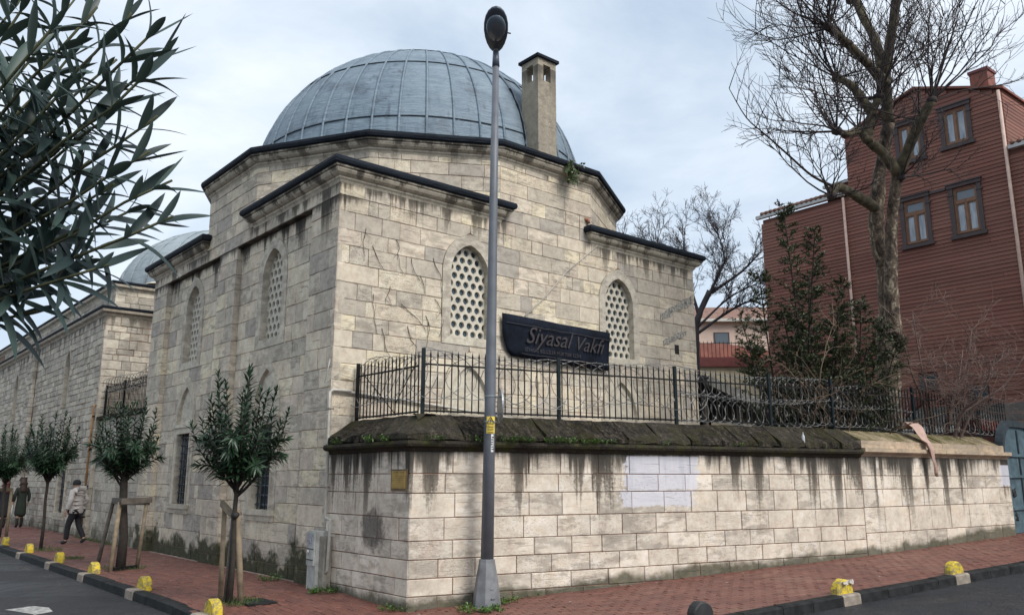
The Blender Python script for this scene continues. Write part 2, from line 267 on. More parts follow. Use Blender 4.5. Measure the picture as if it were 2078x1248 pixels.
# ------------------------------------------------------------------ mesh helpers
class MB:
    def __init__(s): s.v = []; s.f = []; s.t = []; s.sm = []
    def add(s, vs, fs, tone=None, sm=False):
        o = len(s.v); s.v += [tuple(x) for x in vs]; s.f += [tuple(i + o for i in f) for f in fs]
        tn = R() if tone is None else tone
        s.t += [tn] * len(fs); s.sm += [sm] * len(fs)
    def box(s, c, h, ax=None, tone=None):
        c = Vector(c); X, Y, Z = ax if ax else (Vector((1, 0, 0)), Vector((0, 1, 0)), Vector((0, 0, 1)))
        vs = [c + X * (h[0] * i) + Y * (h[1] * j) + Z * (h[2] * k) for i in (-1, 1) for j in (-1, 1) for k in (-1, 1)]
        s.add(vs, [(0, 1, 3, 2), (4, 6, 7, 5), (0, 4, 5, 1), (2, 3, 7, 6), (0, 2, 6, 4), (1, 5, 7, 3)], tone)
    def tube(s, pts, rads, n=6, cap=True, tone=None, sm=True):
        pts = [Vector(p) for p in pts]; vs = []; fs = []
        u = None
        for i, p in enumerate(pts):
            d = (pts[min(i + 1, len(pts) - 1)] - pts[max(i - 1, 0)])
            d = d.normalized() if d.length > 1e-9 else Vector((0, 0, 1))
            if u is None: u = d.orthogonal().normalized()
            u = (u - d * u.dot(d)); u = u.normalized() if u.length > 1e-6 else d.orthogonal().normalized()
            w = d.cross(u); r = rads[i] if hasattr(rads, '__len__') else rads
            for j in range(n):
                a = 2 * pi * j / n; vs.append(p + u * (cos(a) * r) + w * (sin(a) * r))
        for i in range(len(pts) - 1):
            for j in range(n): fs.append((i * n + j, i * n + (j + 1) % n, (i + 1) * n + (j + 1) % n, (i + 1) * n + j))
        if cap: fs.append(tuple(range(n))[::-1]); fs.append(tuple(range((len(pts) - 1) * n, len(pts) * n)))
        s.add(vs, fs, tone, sm)
    def prism(s, poly, fr, d0, d1, tone=None):
        """poly: 2-D outline (s,z); fr(s,z,d)->point; extruded from depth d0 to d1"""
        n = len(poly); vs = [fr(a, b, d0) for a, b in poly] + [fr(a, b, d1) for a, b in poly]
        s.add(vs, [tuple(range(n)), tuple(range(2 * n - 1, n - 1, -1))] + [(i, i + n, (i + 1) % n + n, (i + 1) % n) for i in range(n)], tone)
    def lathe(s, prof, c, n=16, tone=None, sm=True):
        vs = []; fs = []; c = Vector(c)
        for r, z in prof:
            for j in range(n): a = 2 * pi * j / n; vs.append(c + Vector((r * cos(a), r * sin(a), z)))
        for i in range(len(prof) - 1):
            for j in range(n): fs.append((i * n + j, i * n + (j + 1) % n, (i + 1) * n + (j + 1) % n, (i + 1) * n + j))
        fs.append(tuple(range(n))[::-1]); fs.append(tuple(range((len(prof) - 1) * n, len(prof) * n)))
        s.add(vs, fs, tone, sm)
    def mesh(s, name):
        me = bpy.data.meshes.new(name); me.from_pydata(s.v, [], s.f)
        at = me.attributes.new('tone', 'FLOAT', 'FACE'); at.data.foreach_set('value', s.t)
        if any(s.sm): me.polygons.foreach_set('use_smooth', s.sm)
        me.update(); return me
    def obj(s, name, mat, parent=None, fix=False):
        me = s.mesh(name); 
        if fix: fixn(me)
        return mkobj(name, me, mat, parent)
def fixn(me):
    bm = bmesh.new(); bm.from_mesh(me); bmesh.ops.recalc_face_normals(bm, faces=bm.faces); bm.to_mesh(me); bm.free()
def mkobj(name, me, mat, parent=None):
    if mat is not None and not me.materials: me.materials.append(M[mat] if isinstance(mat, str) else mat)
    o = bpy.data.objects.new(name, me); COL.objects.link(o)
    if parent is not None: o.parent = parent
    return o
def tag(o, label, cat=None, group=None, kind=None):
    o['label'] = label
    if cat: o['category'] = cat
    if group: o['group'] = group
    if kind: o['kind'] = kind
    return o
def thing(name, label, cat, group=None):
    o = bpy.data.objects.new(name, None); COL.objects.link(o); o.empty_display_size = .2
    return tag(o, label, cat, group)
def struct(o): o['kind'] = 'structure'; return o
def inst(name, me, mat, parent, mw):
    o = mkobj(name, me, mat, parent); o.matrix_world = mw; return o
def frame_mat(o, x, y, z): return Matrix(((x[0], y[0], z[0], o[0]), (x[1], y[1], z[1], o[1]), (x[2], y[2], z[2], o[2]), (0, 0, 0, 1)))
ZV = Vector((0, 0, 1))

# ------------------------------------------------------------------ terrain
def pav(x, y):
    xr = max(0.0, min(x, 30.0)); rise = .043 * min(xr, 9.2) + .03 * max(0, xr - 9.2)
    return rise - .08 * smooth(-y / 2.5)
WA = radians(-13.9); WD = Vector((cos(WA), sin(WA), 0)); K0 = Vector((0, -2.48, 0))
WB = radians(-6.8); WD2 = Vector((cos(WB), sin(WB), 0)); K1 = K0 + WD * 9.22
K2 = K1 + WD2 * 5.68
ROAD = -.13
def sheet(name, x0, x1, y0, y1, st, zf, mat):
    b = MB(); nx = int((x1 - x0) / st) + 1; ny = int((y1 - y0) / st) + 1
    vs = [(x0 + i * st, y0 + j * st, zf(x0 + i * st, y0 + j * st)) for i in range(nx) for j in range(ny)]
    fs = [(i * ny + j, (i + 1) * ny + j, (i + 1) * ny + j + 1, i * ny + j + 1) for i in range(nx - 1) for j in range(ny - 1)]
    b.add(vs, fs, .5, True); return struct(b.obj(name, mat))
b = MB(); b.add([(-1500, -1500, -.8), (1500, -1500, -.8), (1500, 1500, -.8), (-1500, 1500, -.8)], [(0, 1, 2, 3)], .5); struct(b.obj('ground', 'ground_dull'))
sheet('road', -40, 40, -40, 70, .5, lambda x, y: pav(x, y) + ROAD, 'asphalt')
# pavement outline: inner line along the walls, outer line along the kerb with a rounded corner
KX = -2.42; KA = radians(-9.2); KD = Vector((cos(KA), sin(KA), 0)); KP = Vector((3.14, -6.17, 0))
outer = [Vector((KX, 62 - i * .8, 0)) for i in range(int(64.6 / .8) + 1)]; inner = [Vector((.12, p.y, 0)) for p in outer]
pe = KP + KD * (-2.2)
c0 = outer[-1].copy(); c0.y = -2.6
for i in range(1, 13):
    t = i / 12; a = c0; m = Vector((KX, pe.y + .45, 0)); bq = pe
    outer.append(a * (1 - t) ** 2 + m * (2 * t * (1 - t)) + bq * t * t); inner.append(Vector((.12, -2.36, 0)))
for i in range(1, 46):
    q = pe + KD * (i * .8); outer.append(q); s_ = (q - K0).dot(WD)
    w = K0 + WD * min(max(s_, .1), 9.22) if s_ < 9.22 else K1 + WD2 * (s_ - 9.22)
    inner.append(w + Vector((.03, .12, 0)))
b = MB(); NS = 6; vs = []; fs = []
for o_, i_ in zip(outer, inner):
    for j in range(NS + 1):
        q = o_.lerp(i_, j / NS); vs.append((q.x, q.y, pav(q.x, q.y) - .017))
for i in range(len(outer) - 1):
    for j in range(NS): fs.append((i * (NS + 1) + j, i * (NS + 1) + j + 1, (i + 1) * (NS + 1) + j + 1, (i + 1) * (NS + 1) + j))
b.add(vs, fs, .5, True); pavement = struct(b.obj('pavement', 'paver_joint'))
poly = [(p.x, p.y) for p in outer] + [(p.x, p.y) for p in reversed(inner)]
def inpoly(x, y):
    r = False; j = len(poly) - 1
    for i in range(len(poly)):
        xi, yi = poly[i]; xj, yj = poly[j]
        if (yi > y) != (yj > y) and x < (xj - xi) * (y - yi) / (yj - yi) + xi: r = not r
        j = i
    return r
def brick_mesh(name, l, w):
    q = MB(); l /= 2; w /= 2; e = .006
    vs = [(-l, -w, -.03), (l, -w, -.03), (l, w, -.03), (-l, w, -.03), (-l, -w, -.005), (l, -w, -.005), (l, w, -.005), (-l, w, -.005), (-l + e, -w + e, 0), (l - e, -w + e, 0), (l - e, w - e, 0), (-l + e, w - e, 0)]
    fs = [(8, 9, 10, 11)] + [(i, (i + 1) % 4, (i + 1) % 4 + 4, i + 4) for i in range(4)] + [(i + 4, (i + 1) % 4 + 4, (i + 1) % 4 + 8, i + 8) for i in range(4)]
    q.add(vs, fs, 0); return q, q.mesh(name)
fwd = Vector((.6485, .7612, 0)); rgt = Vector((.7612, -.6485, 0))
def view(p):
    d = Vector(p) - CAM; cp, sp = cos(radians(11.675)), sin(radians(11.675))
    zc = d.dot(fwd) * cp + d.z * sp; up = -d.dot(fwd) * sp + d.z * cp
    if zc <= .05: return None
    return (1039 + 1671 * d.dot(rgt) / zc, 624 - 1671 * up / zc, zc)
def inview(p, m=20):
    q = view(p); return q is not None and -m < q[0] < 2078 + m and -m < q[1] < 1248 + m
bricks = []
BL, BW = .222, .112
for ix in range(0, 24):
    x = -.06 - ix * BW
    for iy in range(0, 190):
        y = -7.0 + iy * BL + (ix % 2) * BL / 2
        if y > 34: continue
        if x < .06 and (y > -2.5 or x < -.03) and inpoly(x, y): bricks.append((x, y, pi / 2))
RA = radians(-11.5); RD = Vector((cos(RA), sin(RA), 0)); RN = Vector((-RD.y, RD.x, 0))
for i in range(-4, 100):
    for j in range(-40, 12):
        q = Vector((0, -2.5, 0)) + RD * (i * BL + (j % 2) * BL / 2) + RN * (j * BW)
        if q.x > .0 and q.y < -2.3 and inpoly(q.x, q.y): bricks.append((q.x, q.y, RA))
bq, bme = brick_mesh('brick', BL - .010, BW - .009)
def brick_mat(x, y, a):
    gx = (pav(x + .1, y) - pav(x - .1, y)) / .2; gy = (pav(x, y + .1) - pav(x, y - .1)) / .2
    Z = Vector((-gx + U(-.022, .022), -gy + U(-.022, .022), 1)).normalized(); X = Vector((cos(a), sin(a), 0)); Y = Z.cross(X).normalized(); X = Y.cross(Z)
    return frame_mat((x, y, pav(x, y) + U(-.005, .003) - .012 * max(0, mnoise.noise((x * .7, y * .7, 3)))), X, Y, Z)
vis = []; rest = []
for q in bricks:
    v = view((q[0], q[1], pav(q[0], q[1])))
    if v and -10 < v[0] < 2090 and v[1] < 1250: vis.append((v[2], q))
    else: rest.append(q)
vis.sort(key=lambda a: a[0])
hid = set()
for zc, q in vis[:300]: inst('brick', bme, 'paver', pavement, brick_mat(*q))
j = MB()
for q in [a[1] for a in vis[300:]] + rest:
    mw = brick_mat(*q); j.add([mw @ Vector(v) for v in bq.v], bq.f)
o = j.obj('brick_field', 'paver', pavement); o['kind'] = 'stuff'

# kerb stones
kerb = struct(bpy.data.objects.new('kerb', None)); COL.objects.link(kerb)
arc = [0]
for i in range(1, len(outer)): arc.append(arc[-1] + (outer[i] - outer[i - 1]).length)
def kp(s):
    for i in range(1, len(outer)):
        if arc[i] >= s: break
    t = (s - arc[i - 1]) / (arc[i] - arc[i - 1]); return outer[i - 1].lerp(outer[i], t), (outer[i] - outer[i - 1]).normalized()
def ks(pt):
    best = (9e9, 0)
    for i in range(1, len(outer)):
        a, d = outer[i - 1], outer[i] - outer[i - 1]; t = max(0, min(1, (Vector((pt[0], pt[1], 0)) - a).dot(d) / d.length_squared)); q = a + d * t
        e_ = (q - Vector((pt[0], pt[1], 0))).length
        if e_ < best[0]: best = (e_, arc[i - 1] + d.length * t)
    return best[1]
BOL_L = [(-2.27, y) for y in (-1.24, 1.69, 4.69, 7.41, 10.46, 13.43)]
BOL_R = [(4.83, -6.36), (7.52, -6.82)]
pale = sorted(ks(q) for q in BOL_L + BOL_R)
s = arc[-1] - .1; segs = []; edges = [8.0]
cur = 8.0; marks = [(p - .19, p + .19) for p in pale]
while cur < arc[-1] - 1:
    nxt = None
    for a_, b_ in marks:
        if a_ > cur - .02: nxt = (a_, b_); break
    L_ = U(.55, .72)
    if nxt and cur + L_ > nxt[0] - .12:
        if nxt[0] - cur > .08: segs.append((cur, nxt[0], 0))
        segs.append((nxt[0], nxt[1], 1)); cur = nxt[1]
    else: segs.append((cur, cur + L_, 0)); cur += L_
def kerbstone(a_, b_, pl):
    q = MB(); A, da = kp(a_ + .005); B, db = kp(b_ - .005); jit = U(-.006, .006)
    vs = []
    for P, d in ((A, da), (B, db)):
        nrm = Vector((d.y, -d.x, 0)) * -1        # towards the road? set below
        if (P + nrm * .3 - Vector((3, 3, 0))).length < (P - Vector((3, 3, 0))).length: nrm = -nrm
        z = pav(P.x, P.y) + .008 + jit + (.004 if pl else 0); o_ = .07 + (.015 if pl else 0)
        for off, zz in ((-.10, z - .3), (-.10, z), (o_ - .025, z), (o_, z - .022), (o_ + .015, z - .3)):
            w = P + nrm * off; vs.append((w.x, w.y, zz))
    fs = [(i, (i + 1) % 5, (i + 1) % 5 + 5, i + 5) for i in range(5)] + [(0, 1, 2, 3, 4), (9, 8, 7, 6, 5)]
    q.add(vs, fs); o = q.obj('kerb_stone', 'kerb_pale' if pl else 'kerb_dark', kerb, True)
for a_, b_, pl in segs: kerbstone(a_, b_, pl)
# road marking: worn white patch
b = MB(); pts = [(20, 1237), (60, 1233), (98, 1238), (104, 1246), (60, 1250)]
cxy = (-3.87, 1.24); pl = [(-.55, .75), (.1, 1.0), (.34, .45), (.28, -.3), (-.15, -.55), (-.3, 0)]
b.add([(cxy[0] + x * .6, cxy[1] + y * .6, pav(cxy[0], cxy[1]) + ROAD + .004) for x, y in pl], [tuple(range(len(pl)))[::-1]], .5); struct(b.obj('road_marking', 'road_paint', fix=False))

# ------------------------------------------------------------------ masonry
def face(O, D, N):
    O, D, N = Vector(O), Vector(D), Vector(N)
    return lambda s, z, d: O + D * s + ZV * z - N * d
class Cut:
    """arched opening in a wall: half width hw up to zs, then a two-centred pointed arch of the given rise"""
    def __init__(s, c, hw, z0, zs, rise): s.c, s.hw, s.z0, s.zs, s.rise = c, hw, z0, zs, rise; s.top = zs + rise; s.e = (rise * rise - hw * hw) / (2 * hw) if rise > 0 else 0
    def w(s, z):
        if z < s.z0 - 1e-6 or z > s.top + 1e-6: return 0
        if z <= s.zs or s.rise <= 0: return s.hw
        h = z - s.zs; r = s.hw + s.e
        return max(0, -s.e + sqrt(max(0, r * r - h * h)))
    def outline(s, n=9):
        pts = [(-s.hw, s.z0), (-s.hw, s.zs)]
        if s.rise > 0:
            for i in range(1, n):
                z = s.zs + s.rise * sin(pi / 2 * i / n); pts.append((-s.w(z), z))
            pts.append((0, s.top))
        return [(s.c + x, z) for x, z in pts] + [(s.c - x, z) for x, z in reversed(pts[:-1] if s.rise > 0 else pts)]
def rows(z0, z1, h, snaps=(), var=.12, rnd=random):
    marks = sorted([z0, z1] + [q for q in snaps if z0 + .05 < q < z1 - .05]); out = [z0]
    for a, b in zip(marks[:-1], marks[1:]):
        n = max(1, round((b - a) / h)); ws = [1 + rnd.uniform(-var, var) for _ in range(n)]; t = sum(ws); z = a
        for w in ws[:-1]: z += (b - a) * w / t; out.append(z)
        out.append(b)
    return out
def masonry(fr, s0, s1, zs, cuts=(), bw=(.5, .95), d0=0, back=.10, gap=.004, jit=.004, chamfer=.006, seed=0, out=None, reg=False):
    rnd = random.Random(seed); out = [] if out is None else out; off0 = rnd.random()
    for ri, (za, zb) in enumerate(zip(zs[:-1], zs[1:])):
        if zb - za < .03: continue
        act = sorted([c for c in cuts if c.z0 < zb - 1e-4 and c.top > za + 1e-4], key=lambda c: c.c)
        lefts = [(lambda z: s0)] + [(lambda z, c=c: c.c + c.w(z)) for c in act]; rights = [(lambda z, c=c: c.c - c.w(z)) for c in act] + [(lambda z: s1)]
        for Lf, Rf in zip(lefts, rights):
            samp = [za + (zb - za) * i / 4 for i in range(5)]
            lo = max(Lf(z) for z in samp); hi = min(Rf(z) for z in samp); l0 = min(Lf(z) for z in samp); h0 = max(Rf(z) for z in samp)
            if h0 - l0 < .06: continue
            bounds = [Lf]; x = l0; first = True
            while True:
                w = rnd.uniform(*bw) * (1 if reg else rnd.choice((.38, .6, .85, 1, 1.05, 1.25)))
                if first: w *= .5 + .5 * ((ri * .5 + off0) % 1) * 1.2; first = False
                x2 = max(x, lo if len(bounds) == 1 else x) + w
                if x2 > hi - bw[0] * .55: break
                if x2 > lo + .08: bounds.append(lambda z, q=x2: q)
                x = x2
            bounds.append(Rf)
            for A, B in zip(bounds[:-1], bounds[1:]):
                curved = any(abs(A(z) - A(za)) > 1e-4 or abs(B(z) - B(za)) > 1e-4 for z in samp)
                zz = samp if curved else [za, zb]
                dz = d0 + rnd.uniform(-jit, jit); tl = rnd.uniform(-.004, .004)
                def ring(e, d):
                    q = [(B(z) - e, min(max(z, za + e), zb - e), d + tl) for z in zz] + [(A(z) + e, min(max(z, za + e), zb - e), d - tl) for z in reversed(zz)]
                    mid = [( (a_[0]) , a_[1], a_[2]) for a_ in q]; return [fr(*m) for m in mid]
                ch_ = chamfer * rnd.uniform(.6, 1.9); r1 = ring(gap + ch_, dz); r2 = ring(gap, dz + ch_); r3 = ring(gap, back + d0)
                if not reg: r1 = [v_ + (fr(rnd.uniform(-.008, .008), rnd.uniform(-.006, .006), 0) - fr(0, 0, 0)) for v_ in r1]
                n = len(r1); fs = [tuple(range(n))[::-1]] + [(i, i + n, (i + 1) % n + n, (i + 1) % n) for i in range(n)][:] + [(i + n, i + 2 * n, (i + 1) % n + 2 * n, (i + 1) % n + n) for i in range(n)]
                vs = r1 + r2 + r3; c = sum((Vector(v) for v in r1), Vector()) / n
                nz_ = (Vector(r1[0]) - c).cross(Vector(r1[1]) - c)
                area = (B(za) - A(za)) * (zb - za)
                out.append((vs, fs, c, max(area, .01), rnd.random()))
    return out
def core(fr, s0, s1, z0, z1, cuts, d, b, st=.06):
    zs = sorted(set([z0, z1] + [z0 + i * st for i in range(1, int((z1 - z0) / st) + 1)] + [c.z0 for c in cuts] + [c.z0 - 1e-4 for c in cuts] + [c.top for c in cuts])); zs = [z for z in zs if z0 <= z <= z1]
    # merge identical slices away from the openings
    keep = [z for i, z in enumerate(zs) if i in (0, len(zs) - 1) or any(c.z0 - .2 < z < c.top + .2 for c in cuts)]
    for za, zb in zip(keep[:-1], keep[1:]):
        ac = sorted([c for c in cuts if c.z0 <= za + 1e-6 and c.top > za + 1e-6], key=lambda c: c.c)
        L = [(s0, s0)] + [(c.c + c.w(za), c.c + c.w(zb)) for c in ac]; Rr = [(c.c - c.w(za), c.c - c.w(zb)) for c in ac] + [(s1, s1)]
        for (a, a2), (e_, e2) in zip(L, Rr): b.add([fr(a, za, d), fr(e_, za, d), fr(e2, zb, d), fr(a2, zb, d)], [(0, 1, 2, 3)], .5)
def emit(blocks, parent, name, mat, budget=300, must_see=True):
    sc = []
    for bl in blocks:
        v = view(bl[2])
        seen = v and -30 < v[0] < 2110 and -30 < v[1] < 1280
        sc.append((bl[3] / v[2] ** 2 if seen else 0, bl))
    sc.sort(key=lambda a: -a[0]); j = MB()
    for i, (w, (vs, fs, c, ar, tn)) in enumerate(sc):
        if i < budget and w > 0:
            q = MB(); q.add(vs, fs, tn); q.obj(name, mat, parent, True)
        else: j.add(vs, fs, tn)
    if j.v:
        o = j.obj(name + '_field', mat, parent, True); o['kind'] = 'stuff'
def sweep(path, prof, closed=False, b=None):
    """profile (outward offset, z) carried along a plan path; outward is to the right of travel; ends are capped"""
    b = b or MB(); n = len(path); P = [Vector((p[0], p[1])) for p in path]; vs = []
    for i in range(n):
        def nrm(a, c): d = (c - a).normalized(); return Vector((d.y, -d.x))
        n1 = nrm(P[i - 1], P[i]) if (closed or i > 0) else None; n2 = nrm(P[i], P[(i + 1) % n]) if (closed or i < n - 1) else None
        if n1 is None: m = n2
        elif n2 is None: m = n1
        else: m = (n1 + n2) / (1 + n1.dot(n2))
        for o, z in prof: w = P[i] + m * o; vs.append((w.x, w.y, z))
    k_ = len(prof); fs = []
    for i in range(n if closed else n - 1):
        a = i * k_; c = ((i + 1) % n) * k_
        for j in range(k_ - 1): fs.append((a + j, a + j + 1, c + j + 1, c + j))
    if not closed: fs.append(tuple(range(k_))); fs.append(tuple(range((n - 1) * k_, n * k_))[::-1])
    b.add(vs, fs, None); return b
def ringstrip(fr, inner, outer, d0, d1, b):
    n = len(inner); vs = [fr(x, z, d0) for x, z in inner] + [fr(x, z, d0) for x, z in outer] + [fr(x, z, d1) for x, z in inner] + [fr(x, z, d1) for x, z in outer]; fs = []
    for i in range(n - 1):
        fs += [(i, i + 1, n + i + 1, n + i), (i, 2 * n + i, 2 * n + i + 1, i + 1), (n + i, n + i + 1, 3 * n + i + 1, 3 * n + i)]
    fs += [(0, n, 3 * n, 2 * n), (n - 1, 3 * n - 1, 4 * n - 1, 2 * n - 1)]
    b.add(vs, fs)
def upper_window(fr, c, d, parent, z0=4.45, hw=.475, zs=5.72, rise=.60, fw=.20, frise=.82, depth=.13, pitch=.19):
    inn = Cut(c, hw, z0, zs, rise); out = Cut(c, hw + fw, z0 - .17, zs, frise)
    b = MB(); ringstrip(fr, inn.outline(), out.outline(), d - .018, d + .26, b)
    b.prism([(c - hw - fw, z0 - .172), (c + hw + fw, z0 - .172), (c + hw + fw - .002, z0), (c - hw - fw + .002, z0)], fr, d - .016, d + .24)
    w = b.obj('window', 'stone_smooth', parent, True); w['label'] = 'pointed stone window surround with pierced grille'
    g = MB(); rp = pitch * sqrt(3) / 2; rh = .069; hr = pitch / sqrt(3); nr = int((zs + rise - z0) / rp) + 3; da, db = d + depth, d + depth + .05
    for iz in range(-1, nr):
        for ix in range(-4, 5):
            x = c + ix * pitch + (iz % 2) * pitch / 2; z = z0 + .085 + iz * rp
            if z > inn.top + .1 or z < z0 - .1: continue
            wz = inn.w(min(max(z, z0), inn.top - .01)) + .12
            if abs(x - c) > wz: continue
            vs = []; 
            for q in range(12):
                a = pi / 6 * q + pi / 6 * 0; rr = hr if q % 2 else hr * cos(pi / 6); vs.append(fr(x + rr * cos(a), z + rr * sin(a), da))
            for q in range(12): a = pi / 6 * q; vs.append(fr(x + rh * cos(a), z + rh * sin(a), da))
            for q in range(12): a = pi / 6 * q; vs.append(fr(x + rh * .9 * cos(a), z + rh * .9 * sin(a), db))
            fs = []
            for q in range(12): r = (q + 1) % 12; fs += [(q, r, 12 + r, 12 + q), (12 + q, 12 + r, 24 + r, 24 + q)]
            g.add(vs, fs)
    g.obj('grille', 'plaster', w, True)
    p = MB(); p.add([fr(c - hw - .15, z0 - .1, d + depth + .045), fr(c + hw + .15, z0 - .1, d + depth + .045), fr(c + hw + .15, inn.top + .05, d + depth + .045), fr(c - hw - .15, inn.top + .05, d + depth + .045)], [(0, 1, 2, 3)])
    p.obj('pane', 'glass_dark', w)
    return out
def lower_window(fr, c, d, parent, hw=.42, z0=1.15, z1=2.78, hwo=.66, zs=3.08, rise=1.07, bars=True):
    b = MB()
    for sgn in (-1, 1):
        a = c + sgn * hw; e_ = c + sgn * hwo
        b.prism([(a, z0), (e_, z0), (e_, z1), (a, z1)], fr, d - .015, d + .25); m_ = c + sgn * (hw + .05)
        b.prism([(a + sgn * .03, z0), (m_ + sgn * .05, z0), (m_ + sgn * .05, z1), (a + sgn * .03, z1)], fr, d - .04, d)
    b.prism([(c - hwo, z1), (c + hwo, z1), (c + hwo, z1 + .14), (c - hwo, z1 + .14)], fr, d - .02, d + .25)
    b.prism([(c - hwo - .01, z1 + .14), (c + hwo + .01, z1 + .14), (c + hwo + .01, z1 + .22), (c - hwo - .01, z1 + .22)], fr, d - .055, d + .25)
    w = b.obj('lower_window', 'stone_smooth', parent, True)
    q = MB(); q.prism([(c - hwo - .02, z0 - .1), (c + hwo + .02, z0 - .1), (c + hwo + .02, z0), (c - hwo - .02, z0)], fr, d - .07, d + .25)
    q.prism([(c - hwo, z0 - .21), (c + hwo, z0 - .21), (c + hwo, z0 - .1), (c - hwo, z0 - .1)], fr, d - .035, d + .25); q.obj('sill', 'stone_trim', w, True)
    zb = z1 + .22; oc = Cut(c, hwo, zb, zs, rise); ic = Cut(c, hwo - .15, zb, zs, rise - .26)
    q = MB(); ringstrip(fr, ic.outline(), oc.outline(), d - .02, d + .2, q); q.obj('arch', 'stone_trim', w, True)
    q = MB(); ol = ic.outline(); q.add([fr(x, z, d + .055) for x, z in ol], [tuple(range(len(ol)))]); q.obj('tympanum', 'stone_smooth', w)
    q = MB(); q.add([fr(c - hw - .05, z0 - .05, d + .22), fr(c + hw + .05, z0 - .05, d + .22), fr(c + hw + .05, z1 + .05, d + .22), fr(c - hw - .05, z1 + .05, d + .22)], [(0, 1, 2, 3)]); q.obj('pane', 'glass_dark', w)
    if bars:
        for i in range(5):
            x = c - hw + 2 * hw * (i + .5) / 5; q = MB(); q.tube([fr(x, z0 - .02, d + .1), fr(x, z1 + .02, d + .1)], .013, 6); q.obj('bar', 'iron_blue', w)
        for i in range(9):
            z = z0 + (z1 - z0) * (i + .5) / 9; q = MB(); q.tube([fr(c - hw - .02, z, d + .1), fr(c + hw + .02, z, d + .1)], .014, 6)
            for j_ in range(5): q.box(fr(c - hw + 2 * hw * (j_ + .5) / 5, z, d + .1), (.022, .022, .022))
            q.obj('bar', 'iron_blue', w)
    return Cut(c, hwo, z0 - .21, zs, rise)

# ------------------------------------------------------------------ domed stone building
S = 10.2; A_ = S / 2; RC = A_ / cos(pi / 12); C3 = Vector((A_, A_, 0))
DV = [Vector((A_ + RC * cos(radians(15 + 30 * i)), A_ + RC * sin(radians(15 + 30 * i)), 0)) for i in range(12)]   # drum corners, counter-clockwise
bld = thing('domed_building', 'old limestone building with a grey lead dome on a twelve-sided drum', 'building')
FL = face((0, 0, 0), (0, 1, 0), (-1, 0, 0)); FR = face((0, 0, 0), (1, 0, 0), (0, -1, 0))
kE = S * .366; kF = S * .634
REC = .13; Z_REC = 6.73; Z_TOP = 7.02; Z_DR = 8.46
blocks = []; cb = MB()
wl = []
for c in (2.93, 7.42):
    wl.append(upper_window(FL, c, REC, bld, 4.5, zs=5.78)); wl.append(lower_window(FL, c, REC, bld))
wr = []
for c in (2.95, 7.33):
    wr.append(upper_window(FR, c, 0, bld)); wr.append(lower_window(FR, c, 0, bld, z0=1.15, z1=2.6, bars=False))
snL = [c.z0 for c in wl] + [c.zs for c in wl[:1]]; rl = rows(-.15, Z_REC, .325, snL, .15, random.Random(3))
rr = rows(-.15, Z_REC, .315, [c.z0 for c in wr], .13, random.Random(5))
up = rows(Z_REC, Z_TOP, .30); up2 = rows(Z_TOP, Z_DR, .295)
for a, e_, sd_ in ((.0, 1.05, 1), (4.6, 5.6, 2), (9.15, S, 3)): masonry(FL, a, e_, rl, (), (.42, .75), 0, .17, seed=sd_, out=blocks)
for a, e_, cc, sd_ in ((1.05, 4.6, wl[:2], 4), (5.6, 9.15, wl[2:], 5)):
    masonry(FL, a, e_, rl, cc, (.42, .85), REC, .10, seed=sd_, out=blocks); core(FL, a, e_, -.2, Z_REC + .05, cc, REC + .014, cb)
masonry(FL, 0, S, up, (), (.5, 1.0), 0, .17, seed=6, out=blocks); masonry(FR, 0, S, up, (), (.5, 1.05), 0, .10, seed=7, out=blocks)
masonry(FR, 0, S, rr, wr, (.45, .95), 0, .10, seed=8, out=blocks)
masonry(FL, kE, kF, up2, (), (.5, .95), 0, .10, seed=9, out=blocks); masonry(FR, kE, kF, up2, (), (.5, .95), 0, .10, seed=10, out=blocks)
for i in (5, 6, 7, 8, 9, 10):       # drum sides seen from the street
    a, e_ = DV[i], DV[(i + 1) % 12]; d = (e_ - a).normalized(); N = Vector((d.y, -d.x, 0)); L_ = (e_ - a).length
    if i in (5, 8): continue
    masonry(face(a, d, N), 0, L_, up2 if i in (6, 7) else rows(Z_TOP - .4, Z_DR, .295), (), (.5, .95), 0, .10, seed=20 + i, out=blocks)
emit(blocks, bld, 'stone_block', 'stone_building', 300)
for a, e_ in ((0, 1.05), (4.6, 5.6), (9.15, S)): core(FL, a, e_, -.2, Z_REC, (), .014, cb)
core(FL, 0, S, Z_REC, Z_TOP + .03, (), .014, cb); core(FR, 0, S, -.2, Z_TOP + .03, wr, .014, cb)
cb.add([(S, 0.02, -.2), (S, S, -.2), (S, S, 7.1), (S, 0.02, 7.1)], [(0, 1, 2, 3)]); cb.add([(0.02, S, -.2), (S, S, -.2), (S, S, 7.1), (0.02, S, 7.1)], [(3, 2, 1, 0)])
dv2 = [C3 + (v - C3) * (1 - .014 / A_) for v in DV]
cb.add([(v.x, v.y, 6.80) for v in dv2] + [(v.x, v.y, 8.6) for v in dv2], [(i, (i + 1) % 12, (i + 1) % 12 + 12, i + 12) for i in range(12)])
cb.obj('wall_core', 'mortar', bld)
